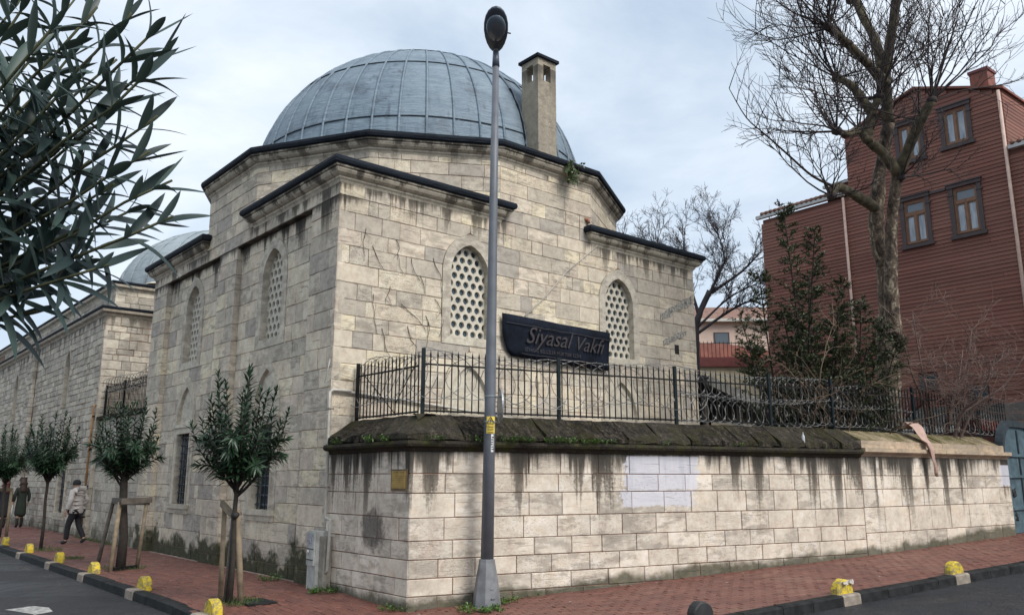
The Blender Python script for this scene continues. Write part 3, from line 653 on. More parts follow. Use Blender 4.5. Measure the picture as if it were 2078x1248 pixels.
# cornices: moulded stone, then the dark lead edge above
def corn(path, z0, closed=False, k_=1.0):
    st = [(-.12, z0 - .04), (.0, z0 - .04), (.02, z0), (.05, z0 + .03), (.05, z0 + .06), (.09, z0 + .075), (.13, z0 + .105), (.16, z0 + .15), (.16, z0 + .18), (.19, z0 + .19), (.19, z0 + .225), (-.12, z0 + .225)]
    sweep([(p[0], p[1]) for p in path], st, closed).obj('cornice', 'stone_trim', bld, not closed)
    ld = [(-.12, z0 + .226), (.20, z0 + .226), (.235, z0 + .25), (.25, z0 + .30), (.235, z0 + .36), (.19, z0 + .385), (-.3, z0 + .42)]
    sweep([(p[0], p[1]) for p in path], ld, closed).obj('lead_edge', 'lead_dark', bld, not closed)
corn([(v.x, v.y) for v in DV], Z_DR - .10, True)
corn([(.5, kE + .02), (0, kE + .02), (0, 0), (kE + .02, 0), (kE + .02, .5)], Z_TOP - .01)
corn([(kF - .02, .5), (kF - .02, 0), (S, 0), (S, kE), (S - .5, kE)], Z_TOP - .01)
corn([(.5, S), (0, S), (0, kF - .02), (.5, kF - .02)], Z_TOP - .01)
def capl(pts, zs, mat='lead_dark'):
    b = MB(); n = len(pts); b.add([(p[0], p[1], z) for p, z in zip(pts, zs)], [(0, i, i + 1) for i in range(1, n - 1)]); b.obj('roof_sheet', mat, bld)
capl([(-.1, -.1), (kE + .1, -.1), (kE, .1), tuple(DV[7][:2]), (.1, kE), (-.1, kE + .1)], [7.42, 7.42, 7.5, 7.66, 7.5, 7.42])
capl([(S + .1, -.1), (S + .1, kE), tuple(DV[10][:2]), (kF, .1), (kF - .1, -.1)], [7.42, 7.42, 7.66, 7.5, 7.42])
capl([(-.1, S + .1), (-.1, kF - .1), (.1, kF), tuple(DV[4][:2]), (kE, S + .1)], [7.42, 7.42, 7.5, 7.66, 7.42])
# lead skirt between drum edge and dome
b = MB(); n = 48; zE = Z_DR + .30
vs = []
for i in range(n):
    a = 2 * pi * i / n; rr_ = (A_ - .05) / max(cos(((a + pi / 12) % (pi / 6)) - pi / 12), .9)
    m = ((a % (pi / 6)) if (a % (pi / 6)) < pi / 12 else (a % (pi / 6)) - pi / 6); rr_ = (A_ + .0) / cos(m)
    vs.append((A_ + rr_ * cos(a), A_ + rr_ * sin(a), zE)); 
for i in range(n): a = 2 * pi * i / n; vs.append((A_ + 4.60 * cos(a) + .1, A_ + 4.60 * sin(a) + .1, zE + .16))
b.add(vs, [(i, (i + 1) % n, (i + 1) % n + n, i + n) for i in range(n)]); b.obj('lead_skirt', 'lead', bld)
# dome: lead sheets between rolled seams
DC = Vector((5.28, 5.28, 9.02)); DR = 4.36; DK = .91; NSEG = 44
def dpt(az, el, r=1.0): return Vector((DR * r * cos(el) * cos(az), DR * r * cos(el) * sin(az), DR * DK * r * sin(el)))
TI = [0, radians(9.5), radians(38), radians(60), radians(78), radians(90)]
for t_ in range(len(TI) - 1):
    e0, e1 = TI[t_], TI[t_ + 1]; hw = pi / NSEG
    for var in range(2):
        b = MB(); G = 6; vs = []; rn = random.Random(t_ * 7 + var)
        for i in range(G + 1):
            for j_ in range(G + 1):
                u, v = i / G, j_ / G; bul = .0035 * sin(pi * u) * sin(pi * v) + rn.uniform(-.0012, .0012) * (0 < i < G) * (0 < j_ < G)
                vs.append(dpt(-hw + 2 * hw * u, e0 + (e1 - e0) * v, 1 + bul + .003 * (1 - v)))
        fs = [(i * (G + 1) + j_, (i + 1) * (G + 1) + j_, (i + 1) * (G + 1) + j_ + 1, i * (G + 1) + j_ + 1) for i in range(G) for j_ in range(G)]
        b.add(vs, fs, 0, True); me = b.mesh('lead_panel')
        for s_ in range(var, NSEG, 2):
            inst('lead_panel', me, 'lead', bld, Matrix.Translation(DC) @ Matrix.Rotation(2 * pi * (s_ + .5) / NSEG, 4, 'Z'))
b = MB(); b.tube([dpt(0, radians(-1 + 86 * i / 20), 1.004) for i in range(21)], [.032 - .010 * i / 20 for i in range(21)], 6, tone=0); me = b.mesh('seam_roll')
for s_ in range(NSEG): inst('seam_roll', me, 'lead', bld, Matrix.Translation(DC) @ Matrix.Rotation(2 * pi * s_ / NSEG, 4, 'Z'))
for e0 in TI[1:4]:
    b = MB(); b.tube([DC + dpt(2 * pi * i / 88, e0 + .004, 1.003) for i in range(89)], .014, 5, False, 0); b.obj('lap_seam', 'lead_dark', bld)
# chimney
ch = MB(); cx_, cy_, hw = 5.58, .80, .29
def wallp(b, x0, x1, y0, y1, z0, z1): b.box(((x0 + x1) / 2, (y0 + y1) / 2, (z0 + z1) / 2), ((x1 - x0) / 2, (y1 - y0) / 2, (z1 - z0) / 2))
wallp(ch, cx_ - hw, cx_ + hw, cy_ - hw, cy_ + hw, 8.55, 10.95)
for sx in (-1, 1):
    for sy in (-1, 1): wallp(ch, cx_ + sx * hw - (.175 if sx > 0 else 0), cx_ + sx * hw + (.175 if sx < 0 else 0), cy_ + sy * hw - (.175 if sy > 0 else 0), cy_ + sy * hw + (.175 if sy < 0 else 0), 10.95, 11.36)
wallp(ch, cx_ - hw, cx_ + hw, cy_ - hw, cy_ + hw, 11.36, 11.50)
stone('stone_chimney', [(.36, .32, .25), (.33, .29, .225)], .15, None, ((11.3, .9, .55),), pit=.5)
chim = ch.obj('chimney', 'stone_chimney', bld)
b = MB(); wallp(b, cx_ - hw - .06, cx_ + hw + .06, cy_ - hw - .06, cy_ + hw + .06, 11.50, 11.57)
e_ = hw + .04; b.add([(cx_ - e_, cy_ - e_, 11.57), (cx_ + e_, cy_ - e_, 11.57), (cx_ + e_, cy_ + e_, 11.57), (cx_ - e_, cy_ + e_, 11.57), (cx_, cy_, 11.70)], [(0, 1, 4), (1, 2, 4), (2, 3, 4), (3, 0, 4)]); b.obj('chimney_cap', 'lead_dark', chim)
b = MB(); vs = []; n = 12
for i in range(n + 1):
    z_ = 8.9 + 2.15 * i / n; rho = DR * sqrt(max(0, 1 - ((z_ - DC.z) / (DR * DK)) ** 2)); yy = DC.y - sqrt(max(.01, rho * rho - (cx_ - hw - DC.x) ** 2)); yy = max(yy, cy_ - hw - .04)
    vs += [(cx_ - hw - .035 + U(-.01, .01), yy - .05 + U(-.02, .02), z_), (cx_ - hw - .12 + U(-.02, .02), yy + .14, z_ - .03), (cx_ - hw - .30, yy + .30, z_ - .10)]
b.add(vs, [(i * 3 + j_, i * 3 + j_ + 1, i * 3 + j_ + 4, i * 3 + j_ + 3) for i in range(n) for j_ in range(2)], .2, True)
b.box((cx_ - .02, cy_ - .05, 8.88), (hw + .14, hw + .08, .10)); b.obj('flashing', 'lead_dark', chim)
# roof scars, socket and spout on the wall
for (a, e_) in (((8.82, 5.62), (10.12, 6.30)), ((8.9, 5.0), (9.80, 5.33))):
    b = MB(); n = 10; up_, dn = [], []
    for i in range(n + 1):
        t = i / n; x = a[0] + (e_[0] - a[0]) * t; z = a[1] + (e_[1] - a[1]) * t; up_.append((x, z + U(.03, .08))); dn.append((x, z - U(.06, .15) * (1.5 if a[1] > 5.4 else .8)))
    pl = dn + up_[::-1]; b.prism(pl, FR, -.012, .03); b.obj('mortar_scar', 'scar', bld, True)
b = MB(); b.prism([(9.33, 4.74), (9.49, 4.74), (9.49, 4.97), (9.33, 4.97)], FR, -.006, .02); b.obj('beam_socket', 'void_dark', bld, True)
b = MB(); b.tube([(6.25, .2, 7.52), (6.27, .02, 7.56), (6.30, -.06, 7.54)], .05, 8); b.tube([(6.30, -.05, 7.56), (6.33, -.05, 7.46)], .04, 8); b.obj('rain_spout', 'terracotta', bld)

# ------------------------------------------------------------------ low wing along the street, beyond the fenced gap
low = thing('rubble_stone_hall', 'long low rubble stone hall with twin cornices beyond the iron fence', 'building')
Y0, Y1 = 14.95, 46
FLW = face((0, 0, 0), (0, 1, 0), (-1, 0, 0)); FRW = face((0, Y0, 0), (1, 0, 0), (0, -1, 0))
lcuts = []; blk = []
for c in (19.3, 28.3, 36.5):
    inn = Cut(c, .36, 4.15, 5.45, .7); b = MB(); ol = Cut(c, .42, 4.1, 5.45, .78)
    ringstrip(FLW, inn.outline(), ol.outline(), -.012, .3, b); w = b.obj('window', 'stone_trim', low, True); lcuts.append(ol)
    q = MB(); q.add([FLW(c - .5, 4.1, .2), FLW(c + .5, 4.1, .2), FLW(c + .5, 6.2, .2), FLW(c - .5, 6.2, .2)], [(0, 1, 2, 3)]); q.obj('pane', 'glass_dark', w)
    g = MB()
    for iz in range(11):
        for ix in range(-2, 3):
            x = c + ix * .16 + (iz % 2) * .08; z = 4.22 + iz * .15; vs = [FLW(x + .092 * cos(pi / 3 * q_ + pi / 6), z + .092 * sin(pi / 3 * q_ + pi / 6), .16) for q_ in range(6)] + [FLW(x + .055 * cos(pi / 3 * q_ + pi / 6), z + .055 * sin(pi / 3 * q_ + pi / 6), .16) for q_ in range(6)]
            g.add(vs, [(q_, (q_ + 1) % 6, (q_ + 1) % 6 + 6, q_ + 6) for q_ in range(6)])
    g.obj('grille', 'plaster', w)
    lcuts.append(lower_window(FLW, c - .95, 0, low, hw=.5, z0=.62, z1=2.5, hwo=.68, zs=2.8, rise=.95))
sn = [c.z0 for c in lcuts[:2]]; rw = rows(-.15, 6.76, .205, sn, .25, random.Random(11))
masonry(FLW, Y0, 24.4, rw, lcuts[:2], (.26, .62), 0, .10, gap=.006, jit=.012, chamfer=.010, seed=31, out=blk)
masonry(FLW, 25.5, 34, rw, lcuts[2:4], (.3, .7), 0, .10, gap=.006, jit=.012, chamfer=.010, seed=32, out=blk)
masonry(FLW, 34, Y1, rw, lcuts[4:6], (.3, .7), 0, .10, gap=.006, jit=.012, chamfer=.010, seed=37, out=blk)
masonry(face((-.14, 0, 0), (0, 1, 0), (-1, 0, 0)), 24.4, 25.5, rw, (), (.3, .6), 0, .12, gap=.006, jit=.012, chamfer=.010, seed=33, out=blk)
masonry(FRW, 0, 3.2, rows(-.15, 6.76, .24, (), .25, random.Random(12)), (), (.35, .9), 0, .10, gap=.006, jit=.012, chamfer=.010, seed=34, out=blk)
masonry(face((.30, 0, 0), (0, 1, 0), (-1, 0, 0)), Y0 + .3, 34, rows(7.1, 7.75, .22, (), .2, random.Random(13)), (), (.35, .8), 0, .10, seed=35, out=blk)
masonry(face((.3, Y0 + .3, 0), (1, 0, 0), (0, -1, 0)), 0, 3, rows(7.1, 7.75, .22, (), .2, random.Random(14)), (), (.35, .8), 0, .10, seed=36, out=blk)
emit(blk, low, 'rubble_block', 'stone_rubble', 290)
b = MB(); core(FLW, Y0, Y1, -.2, 6.9, lcuts, .018, b); core(FRW, 0, 6, -.2, 6.9, (), .018, b)
b.box((.30, 24.95, 3.2), (.42, .53, 3.6)); b.box((6.32, 31, 3.5), (6, 15.7, 4.2)); b.obj('wall_core', 'mortar', low)
def lcorn(path, z0, o=low, s=1.0):
    sweep(path, [(-.3, z0 - .02), (.0, z0 - .02), (.04 * s, z0 + .05), (.12 * s, z0 + .1), (.14 * s, z0 + .18), (-.3, z0 + .18)]).obj('cornice', 'stone_trim', o, True)
    sweep(path, [(-.3, z0 + .182), (.15 * s, z0 + .182), (.18 * s, z0 + .22), (.17 * s, z0 + .27), (-.4, z0 + .36)]).obj('lead_edge', 'lead_dark', o, True)
lcorn([(0, Y1), (0, Y0), (5, Y0)], 6.78); lcorn([(.3, Y1), (.3, Y0 + .3), (5, Y0 + .3)], 7.68)
for i, (x, y, z, r) in enumerate(((3.0, 23.4, 7.5, 2.35), (2.9, 28.6, 7.5, 2.35), (4.7, 17.4, 8.1, 3.75))):
    b = MB(); n, m = 28, 9; vs = []
    for j_ in range(m + 1):
        el_ = pi / 2 * j_ / m
        for q in range(n): a = 2 * pi * q / n; vs.append((x + r * cos(el_) * cos(a), y + r * cos(el_) * sin(a), z + r * .72 * sin(el_)))
    b.add(vs, [(j_ * n + q, j_ * n + (q + 1) % n, (j_ + 1) * n + (q + 1) % n, (j_ + 1) * n + q) for j_ in range(m) for q in range(n)], .5, True)
    d_ = b.obj('small_dome', 'lead_pale', low)
    q_ = MB()
    for q in range(n): a = 2 * pi * q / n; q_.tube([(x + r * 1.004 * cos(e2) * cos(a), y + r * 1.004 * cos(e2) * sin(a), z + r * .72 * 1.004 * sin(e2)) for e2 in [pi / 2 * k2 / 10 * .96 for k2 in range(11)]], .022, 4)
    q_.obj('seam_roll', 'lead_pale', d_)
b = MB(); b.lathe([(3.7, 0), (3.7, .6), (3.85, .65), (3.7, .75)], (4.7, 17.4, 7.45), 12, sm=False); b.obj('drum', 'stone_rubble', low)
# gap wall with an iron fence on top
gw = thing('gap_wall', 'stone wall under the iron fence between the domed building and the rubble hall', 'wall')
gb = masonry(face((.12, 0, 0), (0, 1, 0), (-1, 0, 0)), S, Y0, rows(-.1, 3.45, .3, (), .2, random.Random(15)), (), (.4, .85), 0, .12, seed=40)
emit(gb, gw, 'stone_block', 'stone_rubble', 100)
b = MB(); b.box((.34, (S + Y0) / 2, 1.68), (.2, (Y0 - S) / 2, 1.8)); b.obj('wall_core', 'mortar', gw)
b = MB(); b.box((.3, (S + Y0) / 2, 3.53), (.28, (Y0 - S) / 2 - .01, .05)); b.obj('coping_stone', 'coping', gw)

# ------------------------------------------------------------------ enclosure wall with coping
ew = thing('enclosure_wall', 'pale limestone block wall with black water streaks and a mossy sloping coping', 'wall')
FE0 = face((0, -.01, 0), (0, -1, 0), (-1, 0, 0)); N1 = Vector((WD.y, -WD.x, 0)); FE1 = face(K0, WD, N1); N2 = Vector((WD2.y, -WD2.x, 0)); FE2 = face(K1, WD2, N2)
zl = [-.40, -.15, .10, .34, .60, .86, 1.18, 1.53, 1.81, 2.15]; zr = [-.1, .26, .71, 1.19, 1.53, 1.79, 2.16]
eb = masonry(FE0, 0, 2.47, zl, (), (.46, .66), 0, .12, .006, .003, .005, 51, None, True)
eb = masonry(FE1, 0, 9.22, zl, (), (.56, .70), 0, .12, .006, .003, .005, 52, eb, True); eb = masonry(FE2, .01, 5.68, zr, (), (.72, .86), 0, .12, .006, .003, .005, 53, eb, True)
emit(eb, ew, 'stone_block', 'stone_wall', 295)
b = MB(); i1 = .60
op = [Vector((.014, 0, 0)), Vector((.014, -2.47, 0)), K1 - N1 * .014, K2 - N2 * .014]; ip = [Vector((i1, 0, 0)), Vector((i1, -2.0, 0)), K1 - N1 * i1, K2 - N2 * i1]
pl = op + ip[::-1]; n = len(pl); b.add([(p.x, p.y, -.5) for p in pl] + [(p.x, p.y, 2.26) for p in pl], [(i, (i + 1) % n, (i + 1) % n + n, i + n) for i in range(n)] + [(0 + n, 1 + n, 6 + n, 7 + n), (1 + n, 2 + n, 5 + n, 6 + n), (2 + n, 3 + n, 4 + n, 5 + n)]); b.obj('wall_core', 'mortar_red', ew, True)
lp = [(-.02, 2.13), (.03, 2.14), (.055, 2.18), (.11, 2.205), (.125, 2.24), (.11, 2.285), (-.05, 2.30)]
def subd(a, b_, st): 
    n_ = max(1, int((b_ - a).length / st)); return [a.lerp(b_, i / n_) for i in range(n_)]
pth = subd(Vector((0, -.02, 0)), K0, .25) + subd(K0, K1 - WD * .02, .25) + [K1 - WD * .02]
sweep([(p.x + U(-.006, .006), p.y + U(-.006, .006)) for p in pth], lp).obj('ledge', 'moss_ledge', ew, True)
def coping(path, mat, prof):
    pp_ = []
    for a_, c_ in zip(path[:-1], path[1:]): pp_ += [a_.lerp(c_, i / 4) for i in range(4)]
    pp_.append(path[-1]); mb = sweep([(p.x, p.y) for p in pp_], prof); n_ = len(prof)
    for i in range(len(mb.v)):
        j_ = i % n_; x, y, z_ = mb.v[i]
        if 1 <= j_ <= 5: e_ = .022 if j_ < 4 else .008; mb.v[i] = (x + U(-e_, e_), y + U(-e_, e_), z_ + U(-e_, e_))
    mb.obj('coping_stone', mat, ew, True)
def cprof(j=0): e_ = U(-.025, .035); z_ = U(-.02, .02); return [(-.60, 2.28), (.035 + e_, 2.285), (.075 + e_, 2.31), (.06 + e_, 2.385 + z_), (-.20, 2.56 + z_ + U(-.015, .015)), (-.40, 2.70 + z_ * .5), (-.60, 2.70 + z_ * .5)]
ys = [-.03, -.55, -1.12, -1.70]
for a, c in zip(ys[:-1], ys[1:]): coping([Vector((0, a, 0)), Vector((0, c + .012, 0))], 'coping', cprof())
coping([Vector((0, -1.70, 0)), K0, K0 + WD * .8], 'coping', cprof())
t = .812
while t < 8.9:
    L_ = min(U(.38, .68), 9.2 - t)
    if 9.2 - (t + L_) < .35: L_ = 9.2 - t
    coping([K0 + WD * t, K0 + WD * (t + L_ - .012)], 'coping', cprof()); t += L_
for a, c in ((.02, 2.9), (2.91, 5.66)):
    P, Q = K1 + WD2 * a, K1 + WD2 * c
    sweep([(P.x, P.y), (Q.x, Q.y)], [(-.6, 2.165), (.0, 2.165), (.02, 2.20), (.10, 2.235), (.12, 2.25), (.12, 2.325), (-.6, 2.325)]).obj('ledge', 'stone_cast', ew, True)
    sweep([(P.x, P.y), (Q.x - (.25 if c > 5 else 0), Q.y)], [(-.6, 2.327), (.04, 2.327), (.04, 2.47), (-.6, 2.47)]).obj('coping_face', 'stone_cast', ew, True)
    sweep([(P.x, P.y), (Q.x - (.45 if c > 5 else 0), Q.y + .03)], [(-.6, 2.472), (.035, 2.472), (.02, 2.485), (-.36, 2.68), (-.6, 2.68)]).obj('coping_top', 'moss_cast', ew, True)

# ------------------------------------------------------------------ iron fences and razor wire
def fence(name, label, pts_along, zb, zt, posts, bar_sp=.115, post_top=.10, mat='iron', group=None, lean=0, post_mat='iron'):
    """pts_along: (origin, direction, length)"""
    O, D, L_ = pts_along; O = Vector(O); D = Vector(D); f = thing(name, label, 'fence', group); ax = (D, Vector((-D.y, D.x, 0)), ZV)
    q = MB(); h = zt - zb
    q.box((0, 0, h / 2 + .01), (.008, .008, h / 2)); s_ = .017; z_ = h + .01
    q.add([(-s_, 0, z_), (0, -s_, z_), (s_, 0, z_), (0, s_, z_), (0, 0, z_ + .10), (0, 0, z_ - .03)], [(0, 1, 4), (1, 2, 4), (2, 3, 4), (3, 0, 4), (1, 0, 5), (2, 1, 5), (3, 2, 5), (0, 3, 5)], 0); me = q.mesh('bar')
    n = int(L_ / bar_sp)
    for i in range(n + 1):
        s0 = i * L_ / n
        if any(abs(s0 - p) < .06 for p in posts): continue
        P = O + D * s0; inst('bar', me, mat, f, frame_mat((P.x, P.y, zb), ax[0], ax[1], ZV) @ Matrix.Rotation(U(-.012, .012), 4, 'Y'))
    for z in (zb + .035, zt - .13):
        q = MB(); q.box(O + D * (L_ / 2) + ZV * z, (L_ / 2, .006, .014), ax); q.obj('rail', mat, f)
    for p in posts:
        q = MB(); zt2 = zt + post_top; q.box(O + D * p + ZV * ((zb - .12 + zt2) / 2), (.026, .026, (zt2 - zb + .12) / 2), ax); q.obj('post', post_mat, f)
    return f
PC = Vector((.45, -2.10, 0))
fA = fence('iron_fence', 'short black iron fence with diagonal braces where the coping meets the domed building', ((.45, -.10, 0), (0, -1, 0), 1.88), 2.72, 3.60, (.0,), .105)
for a, c in (((.45, -.25, 3.52), (.45, -1.35, 2.74)), ((.45, -1.9, 3.52), (.45, -1.3, 2.9))):
    q = MB(); q.tube([a, c], .008, 5); q.obj('brace', 'iron', fA)
fB = fence('iron_fence', 'long black spear-topped iron fence on the mossy coping in front of the banner', (PC, WD, 8.75), 2.73, 3.62, (0, 2.42, 4.85, 7.10), .118, .12, 'iron', None, 0, 'iron_green')
PE = PC + WD * 8.75
fC = fence('iron_fence', 'iron fence on the sandy coping ending at the blue gate', (PE, WD2, 6.9), 2.70, 3.60, (0, 2.9, 5.6), .118, .12, 'iron', None, 0, 'iron_green')
fD = fence('iron_fence', 'dark iron fence filling the gap beside the rubble stone hall', ((.2, S + .1, 0), (0, 1, 0), Y0 - S - .15), 3.55, 4.45, (.0, 2.6, 4.5), .12)
def coil(name, label, O, D, L_, zc, r, sp, seed, off=0.06, sq=1.0, group=None):
    rnd = random.Random(seed); O = Vector(O); D = Vector(D); N = Vector((-D.y, D.x, 0)); turns = L_ / sp; st = 22; pts = []
    ph = rnd.random() * 9
    for i in range(int(turns * st) + 1):
        a = 2 * pi * i / st; s_ = i / st * sp; rr_ = r * (1 + .10 * sin(s_ * 2.3 + ph)); sw = sp * 1.1 * sin(a * 1.0)
        w = O + D * (s_ + sw * .9 + .03 * sin(s_ * 5 + ph)) + N * (rr_ * .30 * cos(a) + off) ; w = w + D * (rr_ * .55 * sin(a)); w.z = zc + rr_ * sq * cos(a) + .05 * sin(s_ * 1.3 + ph); pts.append(w)
    b = MB(); b.tube(pts, .0062, 4, False, 0, True)
    for i in range(2, len(pts) - 2, 2):
        d = (pts[i + 1] - pts[i]).normalized(); u = d.orthogonal().normalized(); b.add([pts[i] - u * .022, pts[i] + d * .014, pts[i] + u * .022, pts[i] - d * .014], [(0, 1, 2, 3)], 0)
    o = b.obj(name, 'razor'); return tag(o, label, 'razor wire', group)
coil('razor_wire', 'loosely stretched razor wire coil on the short braced fence', (.45, -.05, 0), (0, -1, 0), 2.0, 3.32, .40, .30, 1)
coil('razor_wire', 'loose open razor wire loops on the fence in front of the banner', PC, WD, 5.1, 3.33, .40, .33, 2)
coil('razor_wire', 'tight upper razor wire coil on the fence in front of the laurel bush', PC + WD * 5.0, WD, 3.75, 3.46, .25, .20, 3)
coil('razor_wire', 'tight lower razor wire coil on the fence in front of the laurel bush', PC + WD * 4.9, WD, 3.85, 3.0, .27, .19, 4)
coil('razor_wire', 'upper razor wire coil on the fence above the sandy coping', PE, WD2, 2.9, 3.36, .23, .22, 5)
coil('razor_wire', 'sagging lower razor wire coil on the fence above the sandy coping', PE, WD2, 6.6, 2.98, .25, .22, 6)
coil('razor_wire', 'razor wire coil on the fence beside the rubble stone hall', (.2, S + .1, 0), (0, 1, 0), 4.4, 4.45, .22, .3, 7)

# ------------------------------------------------------------------ lamp post
def txt(s_, size, mat, parent, name, mw, shear=0, ext=.002, align='CENTER'):
    cu = bpy.data.curves.new(name, 'FONT'); cu.body = s_; cu.size = size; cu.shear = shear; cu.extrude = ext; cu.align_x = align; cu.resolution_u = 3
    o = bpy.data.objects.new('tmp', cu); COL.objects.link(o); dg = bpy.context.evaluated_depsgraph_get(); me = bpy.data.meshes.new_from_object(o.evaluated_get(dg)); bpy.data.objects.remove(o)
    me.materials.clear(); me.materials.append(M[mat]); t = bpy.data.objects.new(name, me); COL.objects.link(t); t.parent = parent; t.matrix_world = mw; t['kind'] = 'stuff'; return t
LP = Vector((.98, -3.05, 0)); LZ = pav(LP.x, LP.y); LP.z = LZ
lamp = thing('street_lamp', 'tall grey steel street lamp with an oval head standing by the block wall', 'street lamp')
b = MB(); b.lathe([(.215, -.02), (.205, .0), (.195, .12), (.155, .40), (.118, .60), (.115, .64), (.09, .645)], LP, 8, sm=False); b.obj('base_cover', 'pole_base', lamp)
lx = Vector((.010, -.006, 0))
b = MB(); PH = 8.38; b.tube([LP + ZV * .5, LP + ZV * 3 + lx * 3, LP + ZV * 6 + lx * 6, LP + ZV * PH + lx * PH], [.095, .082, .066, .052], 14); b.obj('pole', 'pole_grey', lamp)
top = LP + ZV * PH + lx * PH
toC = Vector((CAM.x - top.x, CAM.y - top.y, 0)).normalized()
b = MB(); b.tube([top - ZV * .02, top + ZV * .24], [.062, .05], 12); b.tube([top + ZV * .2, top + ZV * .34 + toC * .03], .042, 10); b.obj('neck', 'lamp_dark', lamp)
hd = (toC * .92 + ZV * .40).normalized(); hn = (-ZV * .92 + toC * .40).normalized(); hs = hd.cross(hn)
def egg(b, c, l, w, t0, t1, n=20, m=6):
    vs = []; fs = []
    for i in range(m + 1):
        f_ = i / m; z = t0 + (t1 - t0) * f_; k_ = sqrt(max(0, 1 - (f_ * .92) ** 2))
        for q in range(n):
            a = 2 * pi * q / n; rx = l * cos(a) * (1.0 if cos(a) > 0 else 1.0); ry = w * sin(a) * (1 + .12 * cos(a)); vs.append(c + hd * (rx * k_) + hs * (ry * k_) + hn * z)
    for i in range(m):
        for q in range(n): fs.append((i * n + q, i * n + (q + 1) % n, (i + 1) * n + (q + 1) % n, (i + 1) * n + q))
    fs += [tuple(range(n)), tuple(range(m * n, m * n + n))]; b.add(vs, fs, None, True)
hc = top + ZV * .30 + hd * .36
b = MB(); egg(b, hc, .43, .195, 0, -.17); egg(b, hc, .43, .195, 0, .05); hdob = b.obj('lamp_head', 'lamp_dark', lamp, True)
b = MB(); egg(b, hc + hd * .07 + hn * .045, .25, .155, 0, .075); b.obj('lamp_lens', 'lamp_glass', hdob, True)
b = MB(); b.tube([hc + hs * .19 - hd * .05, hc + hs * .24 - hd * .06], .012, 6); b.obj('latch', 'iron', hdob)
# stickers wrapped on the pole
def wrap(name, mat, z0, z1, a0, a1, r, parent=lamp, n=8):
    b = MB(); vs = []; base = atan2(toC.y, toC.x)
    for i in range(n + 1):
        a = base + a0 + (a1 - a0) * i / n
        for z in (z0, z1): q = LP + lx * z; vs.append((q.x + r * cos(a), q.y + r * sin(a), LZ + z))
    b.add(vs, [(2 * i, 2 * i + 2, 2 * i + 3, 2 * i + 1) for i in range(n)], 0); return b.obj(name, mat, parent)
stk = wrap('warning_sticker', 'yellow_sticker', 2.43, 2.68, -.55, .95, .0905)
def on_pole(z, a, r):
    base = atan2(toC.y, toC.x) + a; q = LP + lx * z; n_ = Vector((cos(base), sin(base), 0)); x_ = Vector((-sin(base), cos(base), 0)); return frame_mat((q.x + n_.x * r, q.y + n_.y * r, LZ + z), x_, ZV, n_)
q = MB(); s3 = .058
for k1, k2 in (((-s3, 0), (s3, 0)), ((s3, 0), (0, .1)), ((0, .1), (-s3, 0)), ((.012, .075), (-.012, .042)), ((-.012, .042), (.014, .045)), ((.014, .045), (-.006, .012))):
    q.tube([(k1[0], k1[1], 0), (k2[0], k2[1], 0)], .0055, 4)
o = q.obj('warning_symbol', 'black_print', stk); o.matrix_world = on_pole(2.575, .14, .0935)
txt('DİKKAT', .034, 'black_print', stk, 'lettering', on_pole(2.515, .14, .093)); txt('ÖLÜM', .034, 'black_print', stk, 'lettering', on_pole(2.475, .14, .093)); txt('TEHLİKESİ', .022, 'black_print', stk, 'lettering', on_pole(2.44, .14, .093))
w2 = wrap('paper_strip', 'white_print', 2.16, 2.42, .25, .70, .0915)
for i in range(6): q = MB(); q.box((U(-.006, .006), 0, 0), (.014, .008, .001)); o = q.obj('print_mark', 'black_print', w2); o.matrix_world = on_pole(2.2 + i * .035, .47, .0925)
for z in (2.60, 2.98): wrap('band', 'sign_back', z, z + .014, -pi, pi, .0925 if z > 2.7 else .094, n=24)
for i in range(4): q = MB(); q.box((0, 0, 0), (.03, .006, .012)); o = q.obj('hinge', 'pole_base', lamp); o.matrix_world = on_pole(.12 + .12 * i, .5, .19 - .03 * i)
# round sign seen edge-on, clamped to the pole on its far side
sg = thing('traffic_sign', 'round sign seen edge-on, clamped to the grey lamp post', 'sign')
sdn = (rgt * .985 + fwd * .17).normalized(); sx = (fwd * .985 - rgt * .17).normalized(); sc_ = LP + ZV * 2.86 + lx * 3 + rgt * .15 + fwd * .17
b = MB(); n = 28; vs = []
for dd, r_ in ((-.006, .24), (.006, .24), (.012, .25), (-.012, .25)): vs += [sc_ + sdn * dd + sx * (r_ * cos(2 * pi * i / n)) + ZV * (r_ * sin(2 * pi * i / n)) for i in range(n)]
b.add(vs, [tuple(range(n)), tuple(range(n, 2 * n))[::-1]] + [(i, (i + 1) % n, 3 * n + (i + 1) % n, 3 * n + i) for i in range(n)] + [(3 * n + i, 3 * n + (i + 1) % n, 2 * n + (i + 1) % n, 2 * n + i) for i in range(n)] + [(2 * n + i, 2 * n + (i + 1) % n, n + (i + 1) % n, n + i) for i in range(n)], 0); b.obj('disc', 'sign_back', sg, True)
b = MB()
for z in (2.72, 2.98): b.box(LP + ZV * z + lx * 3 + rgt * .11 + fwd * .05, (.05, .02, .012), (rgt, fwd, ZV))
b.obj('clamp', 'pole_base', sg)

